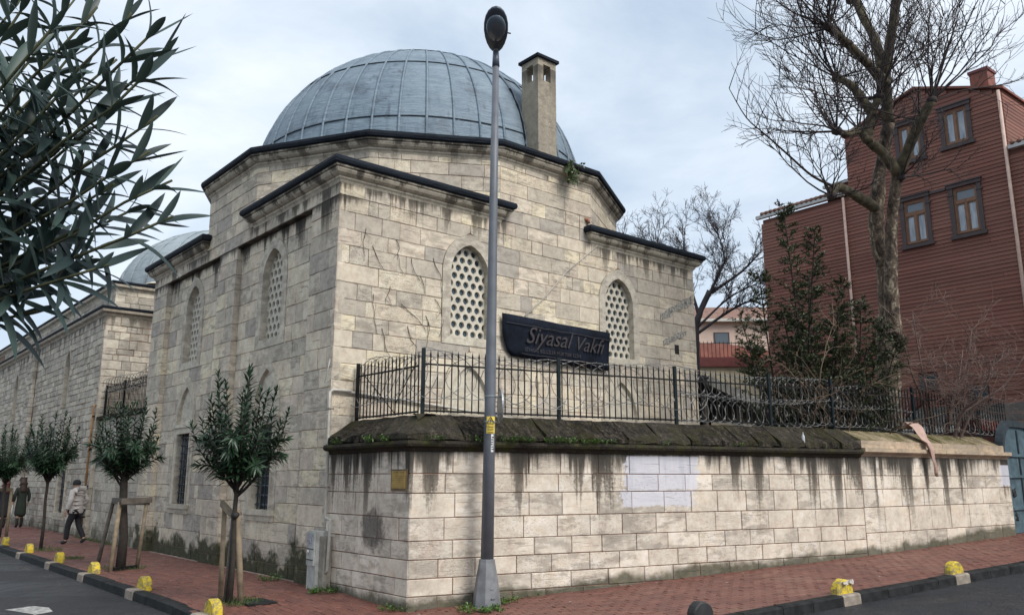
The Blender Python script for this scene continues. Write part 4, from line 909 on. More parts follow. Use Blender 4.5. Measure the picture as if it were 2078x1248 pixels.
# ------------------------------------------------------------------ banner, cable, plaque, meter box, pipes
bn = thing('sign_board', 'weathered navy sign board with faint cursive lettering hung on the stone wall', 'sign')
tl, tr, br, bl = (3.72, 5.03), (6.90, 4.97), (6.84, 4.10), (3.98, 4.18)
b = MB(); G = 24; ga = []
for i in range(G + 1):
    u = i / G
    for j_ in range(7):
        v = j_ / 6; lx0 = tl[0] + (bl[0] - tl[0]) * (v ** 4); x = lx0 + ((tr[0] + (br[0] - tr[0]) * v) - lx0) * u; z = (tl[1] + (tr[1] - tl[1]) * u) * (1 - v) + (bl[1] + (br[1] - bl[1]) * u) * v
        ga.append((x, -.085 - .02 * sin(pi * u) * (.4 + .6 * v) - .016 * sin(9 * u + 4 * v) - .010 * sin(21 * u - 2 * v), z))
n = len(ga); vs = ga + [(x, y + .010, z) for x, y, z in ga]; fs = []
for i in range(G):
    for j_ in range(6): a = i * 7 + j_; fs += [(a, a + 1, a + 8, a + 7), (n + a, n + a + 7, n + a + 8, n + a + 1)]
rim = [i * 7 for i in range(G + 1)] + [G * 7 + j_ for j_ in range(1, 7)] + [i * 7 + 6 for i in range(G - 1, -1, -1)] + [j_ for j_ in range(5, 0, -1)]
fs += [(rim[i], rim[(i + 1) % len(rim)], rim[(i + 1) % len(rim)] + n, rim[i] + n) for i in range(len(rim))]
b.add(vs, fs, 0, True); b.obj('panel', 'banner', bn, True)
for p, q in (((3.8, 4.85), (6.88, 4.79)), ((4.2, 4.24), (6.8, 4.22))):
    r_ = MB(); r_.tube([(p[0] + (q[0] - p[0]) * i / 12, -.130, p[1] + (q[1] - p[1]) * i / 12 + U(-.01, .01)) for i in range(13)], .008, 4); r_.obj('crease', 'banner_text_dim', bn)
def wmat(x, z, y): return frame_mat((x, y, z), Vector((1, 0, 0)), ZV, Vector((0, -1, 0)))
txt('Siyasal', .50, 'banner_text', bn, 'lettering', wmat(4.95, 4.48, -.133), .42, .0012); txt('Vakfı', .46, 'banner_text', bn, 'lettering', wmat(6.15, 4.46, -.133), .42, .0012)
txt('SİYASAL BİLGİLER MÜRTEBE EZİN', .105, 'banner_text_dim', bn, 'lettering', wmat(5.1, 4.30, -.133), 0, .003)
for x, z in ((4.0, 4.95), (6.6, 4.93), (4.6, 4.14), (6.4, 4.14)): b = MB(); b.tube([(x, -.09, z), (x, .03, z)], .012, 6); b.obj('hook', 'iron', bn)
b = MB(); b.tube([(4.31, -.10, 5.03), (4.9, -.05, 5.5), (5.6, -.035, 6.2), (6.66, -.02, 7.02)], .011, 5); tag(b.obj('cable', 'conduit'), 'thin cable slanting up the stone wall from the navy sign board', 'cable')
pq = thing('wall_plaque', 'ochre brass plaque with a dark frame near the corner of the block wall', 'plaque')
b = MB(); b.prism([(-2.42, 1.565), (-2.00, 1.565), (-2.00, 1.875), (-2.42, 1.875)], FL, -.02, .03); b.obj('frame', 'brass_rim', pq, True)
b = MB(); b.prism([(-2.395, 1.60), (-2.025, 1.60), (-2.025, 1.85), (-2.395, 1.85)], FL, -.026, -.018); b.obj('plate', 'brass', pq, True)
b = MB()
for i in range(2): b.prism([(-2.37 + i * .17, 1.822), (-2.25 + i * .17, 1.822), (-2.25 + i * .17, 1.832), (-2.37 + i * .17, 1.832)], FL, -.0275, -.025)
for i in range(6): b.prism([(-2.37, 1.62 + i * .03), (-2.06 - .03 * (i % 3), 1.62 + i * .03), (-2.06 - .03 * (i % 3), 1.624 + i * .03), (-2.37, 1.624 + i * .03)], FL, -.0272, -.025)
b.obj('engraving', 'brass_rim', pq, True)
mb_ = thing('meter_box', 'tall grey electricity meter cabinet at the foot of the wall beside a bent pipe', 'meter box')
b = MB(); b.box((-.11, .03, .44), (.10, .14, .46)); b.obj('cabinet', 'meter_grey', mb_)
b = MB(); b.box((-.225, .03, .62), (.014, .125, .26)); b.obj('door', 'meter_grey', mb_)
b = MB(); b.box((-.242, .04, .76), (.004, .085, .09)); b.obj('label_panel', 'meter_label', mb_)
for z_ in (.62, .45): b = MB(); b.box((-.243, .03, z_), (.006, .105, .007)); b.obj('slot', 'black_print', mb_)
b = MB(); b.tube([(-.242, .09, .57), (-.252, .09, .57)], .035, 10); b.obj('lock', 'white_print', mb_)
b = MB(); b.box((-.08, -.19, .40), (.07, .075, .42)); b.obj('concrete_back', 'meter_concrete', mb_)
pp = thing('conduit_pipe', 'pale conduit pipe running down the building corner to the meter cabinet', 'pipe')
b = MB(); b.tube([(.35, -.05, 3.22), (.0, -.06, 3.22), (-.05, -.06, 3.18), (-.05, -.08, 1.16), (-.05, -.10, 1.10), (-.06, -.29, 1.08), (-.08, -.31, 1.02), (-.10, -.31, .30), (-.10, -.24, .24)], .026, 8); b.obj('pipe', 'conduit', pp)
for z in (2.9, 2.3, 1.6): b = MB(); b.tube([(-.085, -.07, z), (.02, -.07, z)], .016, 6); b.box((-.05, -.07, z), (.032, .032, .012)); b.obj('bracket', 'meter_concrete', pp)
b = MB(); b.tube([(-.04, .02, 3.75), (-.10, -.05, 3.60), (-.08, .1, 3.35), (.1, -.06, 3.5), (.5, -.05, 3.42)], .008, 5); b.tube([(.05, -.04, 3.22), (1.5, -.05, 3.12), (2.3, -.05, 3.06), (3.2, -.05, 2.98), (4.2, -.05, 2.9)], .022, 6); b.obj('cable', 'conduit', pp)
gp = thing('gas_pipe', 'rusty orange pipe running up the corner of the rubble stone hall', 'pipe')
b = MB(); b.tube([(-.06, Y0 + .12, .05), (-.06, Y0 + .12, 3.85), (-.02, Y0 + .12, 3.95), (.05, Y0 + .1, 3.97)], .032, 8); b.obj('pipe', 'gas_pipe', gp)
for z in (.6, 1.5, 2.6, 3.6): b = MB(); b.box((-.03, Y0 + .12, z), (.05, .045, .02)); b.obj('bracket', 'iron', gp)

# ------------------------------------------------------------------ gate at the end of the wall
gt = thing('metal_gate', 'blue arched metal gate with riveted panels at the end of the block wall', 'gate')
GY = -5.12; gx0, gx1 = 15.0, 17.1; gz0 = pav(16, -5.2)
FG = face((0, GY, 0), (1, 0, 0), (0, -1, 0)); ac = Cut((gx0 + gx1) / 2, (gx1 - gx0) / 2, gz0 - .05, 2.25, .75)
ol = ac.outline(12); b = MB(); b.prism(ol, FG, 0, .06); b.obj('leaf', 'gate_blue', gt, True)
b = MB(); ringstrip(FG, Cut(ac.c, 1.02, gz0 - .05, 2.25, .72).outline(12), Cut(ac.c, 1.15, gz0 - .05, 2.25, .88).outline(12), -.06, .12, b); b.obj('frame', 'gate_dark', gt, True)
for x in (gx0 + .1, ac.c, gx1 - .12): b = MB(); b.prism([(x - .03, gz0), (x + .03, gz0), (x + .03, 2.9 if x == ac.c else 2.3), (x - .03, 2.9 if x == ac.c else 2.3)], FG, -.03, 0); b.obj('stile', 'gate_dark', gt, True)
for z in (1.0, 1.75, 2.25): b = MB(); b.prism([(gx0 + .05, z), (gx1 - .05, z), (gx1 - .05, z + .07), (gx0 + .05, z + .07)], FG, -.04, 0); b.obj('rail', 'gate_blue', gt, True)
for (x, z) in ((15.45, 1.4), (15.45, .85)):
    b = MB()
    for i in range(9): b.tube([(x + U(-.12, .12), GY - .012, z + U(-.12, .12)), (x + U(-.12, .12), GY - .012, z + U(-.12, .12))], .010, 4)
    b.obj('ornament', 'black_print', gt)
gpil = thing('gate_wall', 'dark red wall rising behind the blue gate', 'wall'); b = MB(); b.box((19.5, -4.6, 1.75), (2.3, .25, 1.45)); b.box((16.1, -4.5, 3.02), (1.2, .2, .12)); b.obj('panel', 'stair_red', gpil)

# ------------------------------------------------------------------ kerb bollards
def bollard(x, y, ang, label, group, mat='yellow_paint', r=.175, th=.14, name='kerb_bollard', chip=False, lift=0):
    d = Vector((cos(ang), sin(ang), 0)); nn = Vector((-d.y, d.x, 0)); z0 = pav(x, y) + .01 + lift; o = Vector((x, y, z0)); b = MB(); n = 12; sec = []
    for off, k_ in ((-th / 2, .90), (-th / 2 + .02, 1), (th / 2 - .02, 1), (th / 2, .90)):
        sec.append([o + nn * off + d * (r * k_ * cos(pi * i / n)) + ZV * (r * k_ * sin(pi * i / n) * 1.0 + (.02 if 0 < i < n else -.03) + U(-.004, .004)) for i in range(n + 1)])
    vs = sum(sec, []); m = n + 1; fs = [(k_ * m + i, k_ * m + i + 1, (k_ + 1) * m + i + 1, (k_ + 1) * m + i) for k_ in range(3) for i in range(n)] + [tuple(range(m))[::-1], tuple(range(3 * m, 4 * m))]
    b.add(vs, fs, None); root = b.obj(name, mat, None, True); tag(root, label, 'bollard', group)
    if chip:
        q = MB(); c_ = o + d * .05 + ZV * (r * .92)
        for i in range(14):
            p = c_ + d * U(-.10, .13) + nn * U(-.09, .09) + ZV * U(-.05, .015); s_ = U(.02, .04); q.box(p, (s_, s_ * U(.6, 1), s_ * .5), (Vector((cos(i), sin(i), .3)).normalized(), Vector((-sin(i), cos(i), 0)), Vector((-.3 * cos(i), -.3 * sin(i), 1)).normalized()))
        q.obj('broken_top', 'chipped', root)
    return root
for (x, y), lb in zip(BOL_L, ('beside the tree with pale round stakes', 'between the round-staked tree and the three-legged tree frame', 'at the foot of the three-legged tree frame', 'next to the lone grass patch past the tree frame', 'beside the slim unstaked tree', 'between the slim unstaked tree and the single square stake')):
    bollard(x, y, pi / 2, 'yellow half-round kerb bollard ' + lb, 'yellow bollards along the tree-lined kerb')
bollard(*BOL_R[0], KA, 'yellow half-round kerb bollard with a broken white top', None, chip=True)
bollard(*BOL_R[1], KA, 'intact yellow half-round bollard on the kerb below the sandy wall end', None)
bollard(2.20, -5.86, KA, 'black round-topped stone bollard on the pavement edge', None, 'black_stone', .17, .16)
b = MB(); b.box((-1.45, -.72, pav(-1.45, -.72) + .004), (.22, .26, .012)); tag(b.obj('manhole_cover', 'kerb_dark'), 'small dark utility cover in the red pavers beside the staked tree', 'cover')
sc = thing('hanging_scarf', 'pinkish beige scarf draped over the sandy wall coping', 'scarf')
b = MB(); G = 16; vs = []
base = K1 + WD2 * 2.12
for i in range(G + 1):
    t = i / G; prof_ = [(-.30, 2.76), (-.22, 2.90), (-.10, 2.78), (.03, 2.52), (.10, 2.45), (.14, 2.30), (.145, 2.1), (.15, 1.95), (.14, 1.78)]
    u = t * (len(prof_) - 1); k_ = min(int(u), len(prof_) - 2); f_ = u - k_; o_ = prof_[k_][0] * (1 - f_) + prof_[k_ + 1][0] * f_; z = prof_[k_][1] * (1 - f_) + prof_[k_ + 1][1] * f_; w = (.15 + .08 * sin(pi * min(1, t * 2)) - .17 * t) * .9 + .03
    for j_ in range(7):
        v = j_ / 6 - .5; p = base + WD2 * (v * 2 * w + .20 * t + .02 * sin(t * 9)) + N2 * (o_ + .032 * sin(v * 15 + t * 6) + .035); vs.append((p.x, p.y, z + .01 * cos(v * 13)))
b.add(vs, [(i * 7 + j_, i * 7 + j_ + 1, (i + 1) * 7 + j_ + 1, (i + 1) * 7 + j_) for i in range(G) for j_ in range(6)], 0, True); o = b.obj('cloth', 'scarf', sc); md = o.modifiers.new('solid', 'SOLIDIFY'); md.thickness = .008
b = MB(); p = K0 + WD * 7.72 + N1 * .04; b.lathe([(.028, 0), (.03, .02), (.03, .13), (.012, .16), (.012, .20), (.015, .205)], (p.x, p.y, 2.385), 10); tag(b.obj('bottle', 'bottle'), 'small grey bottle standing on the mossy wall coping', 'bottle')

# ------------------------------------------------------------------ brown timber house
HA = radians(87.7); HD = Vector((cos(HA), sin(HA), 0)); HN = Vector((-sin(HA), cos(HA), 0)); HP = Vector((21.2, -2.6, 0))
def HF(v, z, d): return HP + HD * v + ZV * z - HN * d          # d: depth into the house
hs_ = thing('timber_house', 'tall red-brown clapboard house with gabled attic and brown framed windows', 'house')
b = MB()
def hbox(b, v0, v1, z0, z1, d0, d1): b.prism([(v0, z0), (v1, z0), (v1, z1), (v0, z1)], HF, d0, d1)
hbox(b, -9.5, 7.56, .2, 11.9, .06, 9); b.prism([(-1.60, 11.8), (3.78, 11.8), (3.78, 14.17), (1.08, 15.02), (-1.60, 14.0)], HF, .06, 8); hbox(b, 3.7, 4.95, 11.8, 12.62, .5, 6); b.obj('body', 'siding', hs_, True)
WIN = [(1.48, 9.58, 11.06, 'a'), (-.18, 9.56, 11.08, 'a'), (1.42, 12.58, 13.80, 'b'), (-.14, 12.66, 13.82, 'b'), (1.62, 4.55, 5.1, 'c'), (.1, 4.1, 4.6, 'c')]
HWW = {'a': .37, 'b': .36, 'c': .30}
PH_ = .131; z = 3.6; i = 0
while z < 15:
    zt = z + PH_
    def lim(zz):
        if zz < 11.85: return -9.5, 7.6
        t = (1.0 if zz < 14.0 else 0)
        l = 3.80 if zz < 14.15 else 1.08 + (15.0 - zz) / .85 * 2.7; r_ = -1.62 if zz < 13.98 else 1.08 - (15.0 - zz) / 1.02 * 2.7
        return r_, l
    v0, v1 = lim(zt)
    if v1 - v0 < .3: break
    cuts = sorted([(c - HWW[k_] - .02, c + HWW[k_] + .02) for c, za, zb, k_ in WIN if za - .05 < z + PH_ * .5 < zb + .05]); cur = v0; spans = []
    for a, e_ in cuts: spans.append((cur, a)); cur = e_
    spans.append((cur, v1))
    for a, e_ in spans:
        if e_ - a < .05: continue
        brk = [a, e_]
        if e_ - a > 4: brk = [a, a + (e_ - a) * U(.3, .7), e_]
        for s0, s1 in zip(brk[:-1], brk[1:]):
            w_ = U(-.006, .004); q = MB(); q.add([HF(s0, z + U(-.006, .004), -.012 + w_), HF(s1 - .006, z + U(-.006, .004), -.012 + w_), HF(s1 - .004, zt, .012), HF(s0, zt, .012), HF(s0, z, .07), HF(s1 - .004, z, .07), HF(s1 - .004, zt, .07), HF(s0, zt, .07)], [(0, 1, 2, 3), (1, 5, 6, 2), (0, 3, 7, 4), (0, 4, 5, 1), (3, 2, 6, 7)]); q.obj('plank', 'siding', hs_, True)
    z = zt; i += 1
def SF(d, z, v): return HP + HD * (-1.62 - v) + ZV * z - HN * d
z = 11.95
while z < 14.0:
    q = MB(); e_ = 7.9 - (z - 11.95) * .2; q.add([SF(.02, z, .014), SF(e_, z, .014), SF(e_, z + PH_, 0), SF(.02, z + PH_, 0)], [(0, 1, 2, 3)]); q.obj('plank', 'siding', hs_); z += PH_
for c, za, zb, k_ in WIN:
    w_ = HWW[k_]; q = MB()
    if k_ == 'c':
        hbox(q, c - w_, c + w_, za, zb, -.02, .05); w = q.obj('window', 'trim_brown', hs_, True); q = MB(); hbox(q, c - w_ + .06, c + w_ - .06, za + .06, zb - .06, -.024, -.018); q.obj('pane', 'glass_dark', w, True); continue
    fw_ = .05
    for v0, v1, z0, z1 in ((c - w_, c - w_ + fw_, za, zb), (c + w_ - fw_, c + w_, za, zb), (c - w_ + fw_, c + w_ - fw_, za, za + fw_), (c - w_ + fw_, c + w_ - fw_, zb - fw_, zb)): hbox(q, v0, v1, z0, z1, .0, .09)
    zt_ = za + (zb - za) * (.70 if k_ == 'a' else .0)
    if k_ == 'a': hbox(q, c - w_ + fw_, c + w_ - fw_, zt_ - .05, zt_ + .05, -.005, .09)
    hbox(q, c - .035, c + .035, za + fw_, (zt_ - .05) if k_ == 'a' else zb - fw_, -.003, .09); w = q.obj('window', 'window_wood', hs_, True)
    pz = (zt_ - .05) if k_ == 'a' else zb - fw_
    for v0, v1, z0, z1, m_ in [(c - w_ + fw_, c - .035, za + fw_, pz, 'glass_curtain'), (c + .035, c + w_ - fw_, za + fw_, pz, 'glass_curtain')] + ([(c - w_ + fw_, c + w_ - fw_, zt_ + .05, zb - fw_, 'glass_house')] if k_ == 'a' else []):
        r_ = MB(); hbox(r_, v0, v1, z0, z1, .05, .07); r_.obj('pane', m_, w, True)
        fr_ = MB(); t_ = .035
        for x0, x1, y0, y1 in ((v0, v0 + t_, z0, z1), (v1 - t_, v1, z0, z1), (v0 + t_, v1 - t_, z0, z0 + t_), (v0 + t_, v1 - t_, z1 - t_, z1)): hbox(fr_, x0, x1, y0, y1, .015, .052)
        fr_.obj('sash', 'window_wood', w, True)
    for sg_ in (-1, 1):
        r_ = MB(); a = c + sg_ * w_; hbox(r_, min(a, a + sg_ * .14), max(a, a + sg_ * .14), za - .05, zb + .05, -.05, .03); hbox(r_, min(a, a + sg_ * .19), max(a, a + sg_ * .19), zb - .20, zb - .14, -.07, .03); r_.obj('casing', 'trim_brown', w, True)
    r_ = MB(); hbox(r_, c - w_ - .19, c + w_ + .19, za - .17, za - .05, -.10, .03); r_.obj('sill', 'trim_brown', w, True)
    r_ = MB(); hbox(r_, c - w_ - .17, c + w_ + .17, zb + .05, zb + .17, -.085, .03); hbox(r_, c - w_ - .20, c + w_ + .20, zb + .17, zb + .21, -.12, .03); r_.obj('head', 'trim_brown', w, True)
q = MB(); hbox(q, .40, .92, 11.13, 11.22, -.07, .03); q.obj('lintel', 'trim_brown', hs_, True)
def pipe(pts, r_, name, mat, parent=hs_):
    q = MB(); q.tube(pts, r_, 8); q.obj(name, mat, parent)
pipe([HF(4.0, 11.85, -.09), HF(4.0, 3.4, -.09)], .05, 'downpipe', 'pipe_pink'); pipe([HF(-1.57, 13.95, -.09), HF(-1.57, 3.4, -.09)], .055, 'downpipe', 'pipe_pink')
for v0, v1, z_ in ((3.95, 7.75, 11.93), (-9.5, -1.66, 11.90)):
    q = MB(); hbox(q, v0, v1, z_, z_ + .13, -.16, -.02); q.obj('gutter', 'gutter', hs_, True)
    q = MB(); vs = [HF(v0, z_ + .14, -.12), HF(v1, z_ + .14, -.12), HF(v1, z_ + 1.1, 3.0), HF(v0, z_ + 1.1, 3.0)]; q.add(vs, [(0, 1, 2, 3)]); ro = q.obj('roof', 'roof_tile', hs_)
    q = MB(); n = int((v1 - v0) / .2)
    for i in range(n):
        v = v0 + .1 + i * .2; q.tube([HF(v, z_ + .16, -.18), HF(v, z_ + .45, .85)], .075, 6)
    q.obj('tile_row', 'roof_tile', ro)
q = MB(); hbox(q, 3.8, 5.05, 12.60, 12.70, .38, .5); q.obj('gutter', 'gutter', hs_, True); q = MB(); q.add([HF(3.8, 12.71, .4), HF(5.05, 12.71, .4), HF(5.05, 13.3, 2.5), HF(3.8, 13.3, 2.5)], [(0, 1, 2, 3)]); q.obj('roof', 'roof_tile', hs_)
for va, za, vb, zb in ((3.86, 14.16, 1.08, 15.04), (1.08, 15.04, -1.72, 13.98)):
    q = MB(); q.add([HF(va, za, -.10), HF(vb, zb, -.10), HF(vb, zb, 8), HF(va, za, 8), HF(va, za + .08, -.10), HF(vb, zb + .08, -.10), HF(vb, zb + .08, 8), HF(va, za + .08, 8)], [(0, 1, 5, 4), (4, 5, 6, 7), (0, 3, 2, 1), (0, 4, 7, 3), (1, 2, 6, 5)]); q.obj('roof', 'house_brick', hs_, True)
q = MB(); hbox(q, -1.18, -.62, 14.0, 14.98, .3, .9); c_ = q.obj('chimney', 'house_brick', hs_, True); q = MB(); hbox(q, -1.22, -.58, 14.98, 15.08, .26, .94); q.obj('chimney_cap', 'maroon', c_, True)
q = MB(); hbox(q, -9.5, 7.6, .2, 3.62, -.08, .05); q.obj('plinth', 'plinth_grey', hs_, True); q = MB(); hbox(q, -9.5, 4.0, 3.62, 4.0, -.03, .02); q.obj('plinth_band', 'plinth_grey', hs_, True)
q = MB(); q.prism([(3.0, 2.9), (3.0, 3.2), (1.2, 4.5), (1.2, 4.2)], HF, -1.1, -.9); q.obj('stair_stringer', 'stair_red', hs_, True)
lw = thing('garden_wall', 'low white-topped grey wall at the foot of the timber house behind the fence', 'wall')
def LW(v, z, d): return HP + HD * v + ZV * z - HN * (d - 3.2)
q = MB(); q.prism([(-9, .2), (2.6, .2), (2.6, 3.02), (-9, 3.02)], LW, 0, .3); q.obj('panel', 'stair_red', lw, True); q = MB(); q.prism([(-9, 3.02), (2.6, 3.02), (2.6, 3.2), (-9, 3.2)], LW, -.05, .35); q.obj('coping_stone', 'white_wall', lw, True)
q = MB(); q.prism([(-9, 3.2), (.5, 3.2), (.5, 3.75), (-9, 3.75)], LW, .05, .25); q.obj('render_band', 'plinth_grey', lw, True)

# ------------------------------------------------------------------ yard, shed, far pink house
def yz(x, y): return 1.0 + 1.4 * smooth((x - 6) / 12)
b = MB(); gx = [.58 + i * .8 for i in range(50)]; vs = []; fs = []; rws = []
for x in gx:
    yl = (K0 + WD * (x / WD.x)).y + .5 if x < K1.x else (K1 + WD2 * ((x - K1.x) / WD2.x)).y + .55
    rw_ = []
    for j_ in range(26): y = yl + (40 - yl) * (j_ / 25) ** 1.4; rw_.append(len(vs)); vs.append((x, y, yz(x, y) + .05 * mnoise.noise((x * .5, y * .5, 0))))
    rws.append(rw_)
for a, c in zip(rws[:-1], rws[1:]):
    for j_ in range(25): fs.append((a[j_], c[j_], c[j_ + 1], a[j_ + 1]))
b.add(vs, fs, .5, True); struct(b.obj('yard', 'yard_earth'))
sh = thing('garden_shed', 'low dark lean-to shed with slate roof at the end of the domed building', 'shed')
b = MB(); b.add([(10.30, -.15, 4.28), (14.6, -.25, 3.30), (14.6, 3.2, 3.55), (10.30, 3.2, 4.5), (10.30, -.15, 4.20), (14.6, -.25, 3.22), (14.6, 3.2, 3.47), (10.30, 3.2, 4.42)], [(0, 1, 2, 3), (4, 7, 6, 5), (0, 4, 5, 1), (1, 5, 6, 2), (2, 6, 7, 3), (3, 7, 4, 0)]); b.obj('roof', 'slate', sh, True)
b = MB(); b.add([(10.30, -.27, 4.02), (14.6, -.33, 3.02), (14.6, -.33, 3.30), (10.30, -.27, 4.26), (10.30, -.17, 4.02), (14.6, -.21, 3.02), (14.6, -.21, 3.24), (10.30, -.17, 4.20)], [(0, 1, 2, 3), (0, 4, 5, 1), (4, 7, 6, 5), (3, 2, 6, 7)]); b.obj('fascia', 'fascia', sh, True)
for x in (10.45, 11.9, 13.2, 14.4): b = MB(); b.box((x, .0, 2.1), (.05, .05, 1.35 + (14.4 - x) * .1)); b.obj('post', 'wood_old', sh)
b = MB(); b.box((12.45, 2.9, 2.2), (2.1, .08, 1.3)); b.box((14.4, 1.5, 2.1), (.06, 1.4, 1.05)); b.obj('back_wall', 'void_dark', sh)
pk = thing('pink_house', 'far pale pink house with a red tiled roof seen past the domed building', 'house')
PA = Vector((29.5, 14.5, 0)); PD = Vector((3.0, -2.75, 0)).normalized(); PN = Vector((PD.y, -PD.x, 0))
PF = face(PA, PD, PN)
b = MB(); b.prism([(-3, 2), (9, 2), (9, 10.15), (-3, 10.15)], PF, 0, 7); b.obj('wall', 'pink_plaster', pk, True)
b = MB(); b.add([PF(-3.3, 10.2, -.35), PF(9.3, 10.2, -.35), PF(9.3, 11.6, 3.5), PF(-3.3, 11.6, 3.5)], [(0, 1, 2, 3)]); b.obj('roof', 'roof_tile', pk); b = MB(); b.prism([(-3.3, 10.05), (9.3, 10.05), (9.3, 10.2), (-3.3, 10.2)], PF, -.36, .02); b.obj('eave', 'white_wall', pk, True)
for s0 in (1.0, 4.4):
    b = MB(); b.prism([(s0, 8.3), (s0 + .85, 8.3), (s0 + .85, 9.5), (s0, 9.5)], PF, -.02, .05); w = b.obj('window', 'trim_brown', pk, True); b = MB(); b.prism([(s0 + .08, 8.36), (s0 + .77, 8.36), (s0 + .77, 9.44), (s0 + .08, 9.44)], PF, -.025, -.015); b.obj('pane', 'glass_house', w, True)
rwl = thing('terrace_wall', 'red terrace wall with railing in front of the pink house', 'wall'); QA = Vector((25.7, 11.65, 0)); QF = face(QA, PD, PN)
b = MB(); b.prism([(-2, 2), (7, 2), (7, 7.0), (-2, 7.0)], QF, 0, .4); b.obj('panel', 'cream_plaster', rwl, True); b = MB(); b.prism([(-2, 7.0), (7, 7.0), (7, 7.45), (-2, 7.45)], QF, -.15, .5); b.obj('band', 'maroon', rwl, True)
b = MB(); b.prism([(-2, 7.4), (7, 7.4), (1.5, 8.35), (-2, 8.35)], QF, 1.2, 1.5); b.obj('upper_panel', 'red_wall', rwl, True)
for i in range(20): b = MB(); b.tube([QF(-1.5 + i * .19, 7.45, 0), QF(-1.5 + i * .19, 8.25, 0)], .014, 4); b.obj('railing_bar', 'iron', rwl)
b = MB(); b.tube([QF(-1.5, 8.15, 0), QF(2.2, 8.15, 0)], .018, 4); b.obj('rail', 'iron', rwl)

# ------------------------------------------------------------------ plants
def add_leaf(b, o, d, n, l, w, droop=.15, tone=None):
    d = d.normalized(); s_ = d.cross(n); s_ = s_.normalized() if s_.length > 1e-5 else d.orthogonal().normalized(); n = s_.cross(d)
    m1 = o + d * (l * .42) + n * (-l * droop * .12); t = o + d * l - ZV * (l * droop)
    b.add([o, m1 + s_ * (w / 2) + n * (w * .16), m1, m1 - s_ * (w / 2) + n * (w * .16), t], [(0, 1, 2), (0, 2, 3), (1, 4, 2), (2, 4, 3)], tone)
def leaves_on(pts, t0, rnd, leaf_l, leaves, step=.042):
    n_ = len(pts) - 1; L_ = sum((pts[k_ + 1] - pts[k_]).length for k_ in range(n_)); nw = max(6, int(L_ * (1 - t0) / step)); ph = rnd.random() * 6
    for w_ in range(nw):
        t = t0 + (1 - t0) * (w_ + rnd.random() * .5) / nw; u = min(t * n_, n_ - .01); k_ = int(u); p = pts[k_].lerp(pts[k_ + 1], u - k_); ax = (pts[k_ + 1] - pts[k_]).normalized(); ox = ax.orthogonal().normalized(); oy = ax.cross(ox)
        tipf = max(0, (t - .86) / .14)
        for q in range(3):
            th = ph + w_ * 1.05 + q * 2.094 + rnd.uniform(-.3, .3); out = ox * cos(th) + oy * sin(th); d = (out * (1 - .58 * tipf) + ax * (.62 + .9 * tipf) + ZV * rnd.uniform(-.25, .10)).normalized()
            leaves.append((p, d, (ax + out * -.2 + ZV * .4).normalized(), leaf_l * rnd.uniform(.68, 1.15) * (1 - .30 * tipf)))
def oleander_shoots(center, rx, rz, zb, n, rnd, leaf_l=.145):
    stems = []; leaves = []; st = Vector((center[0], center[1], zb))
    for i in range(n):
        a = 2.39996 * i + rnd.uniform(-.3, .3); zf = 1 - (i + .5) / n * 1.62; zf = max(-.85, min(1, zf + rnd.uniform(-.12, .12))); hr = sqrt(max(0, 1 - zf * zf)); k2 = rnd.uniform(.72, 1.06) * (1.2 if rnd.random() < .14 else 1)
        tip = Vector((center[0] + rx * hr * cos(a) * k2, center[1] + rx * hr * sin(a) * k2, center[2] + rz * zf * k2))
        mid = st + Vector(((tip.x - st.x) * .78, (tip.y - st.y) * .78, (tip.z - st.z) * (.38 if zf > -.1 else .9) + (.14 if zf < .0 else 0)))
        s0 = st + ZV * rnd.uniform(-.10, .28); mid = mid + Vector((rnd.gauss(0, .05), rnd.gauss(0, .05), rnd.gauss(0, .04))); pts = []
        for k_ in range(9): t = k_ / 8; pts.append(s0 * (1 - t) ** 2 + mid * 2 * t * (1 - t) + tip * t * t)
        stems.append(pts); leaves_on(pts, .18, rnd, leaf_l, leaves)
    return stems, leaves
def oleander(x, y, label, seed, rx=.70, zb=1.72, top=3.5, n=40, lean=(0, 0), trunk_r=.045):
    rnd = random.Random(seed); t = thing('oleander_tree', label, 'tree', 'oleander street trees'); z0 = pav(x, y); c = (x + lean[0], y + lean[1], z0 + zb + (top - zb) * .47)
    b = MB(); tp = Vector((c[0], c[1], z0 + zb)); b.tube([(x, y, z0 - .05), (x + .012, y - .01, z0 + .6), (x + lean[0] * .5 - .012, y + lean[1] * .5, z0 + 1.2), tp, tp + ZV * .32], [trunk_r, trunk_r * .85, trunk_r * .8, trunk_r * .75, trunk_r * .3], 8)
    stems, leaves = oleander_shoots(c, rx, (top - zb) * .50, z0 + zb - .05, n, rnd, .20)
    for p in stems: b.tube(p, [.016 * (1 - .75 * i / 8) + .001 for i in range(9)], 4)
    b.obj('trunk', 'bark_dark', t); q = MB()
    for o, d, nn, l in leaves: add_leaf(q, o, d, nn, l, l * .235, rnd.uniform(.0, .35), rnd.random())
    o = q.obj('crown', 'leaf_oleander', t); o['kind'] = 'stuff'; return t
oleander(-1.80, -.62, 'oleander street tree tied to pale round stakes by the meter cabinet', 61, .74, 1.62, 3.50, 38)
oleander(-1.70, 5.08, 'oleander street tree inside a three-legged wooden frame', 62, .70, 1.66, 3.46, 40, (-.05, 0.1), .10)
oleander(-1.90, 11.1, 'slim oleander street tree with a bare unstaked trunk', 63, .66, 1.72, 3.5, 46)
oleander(-1.85, 16.95, 'far oleander street tree beside a single square stake', 64, .72, 1.66, 3.4, 46)
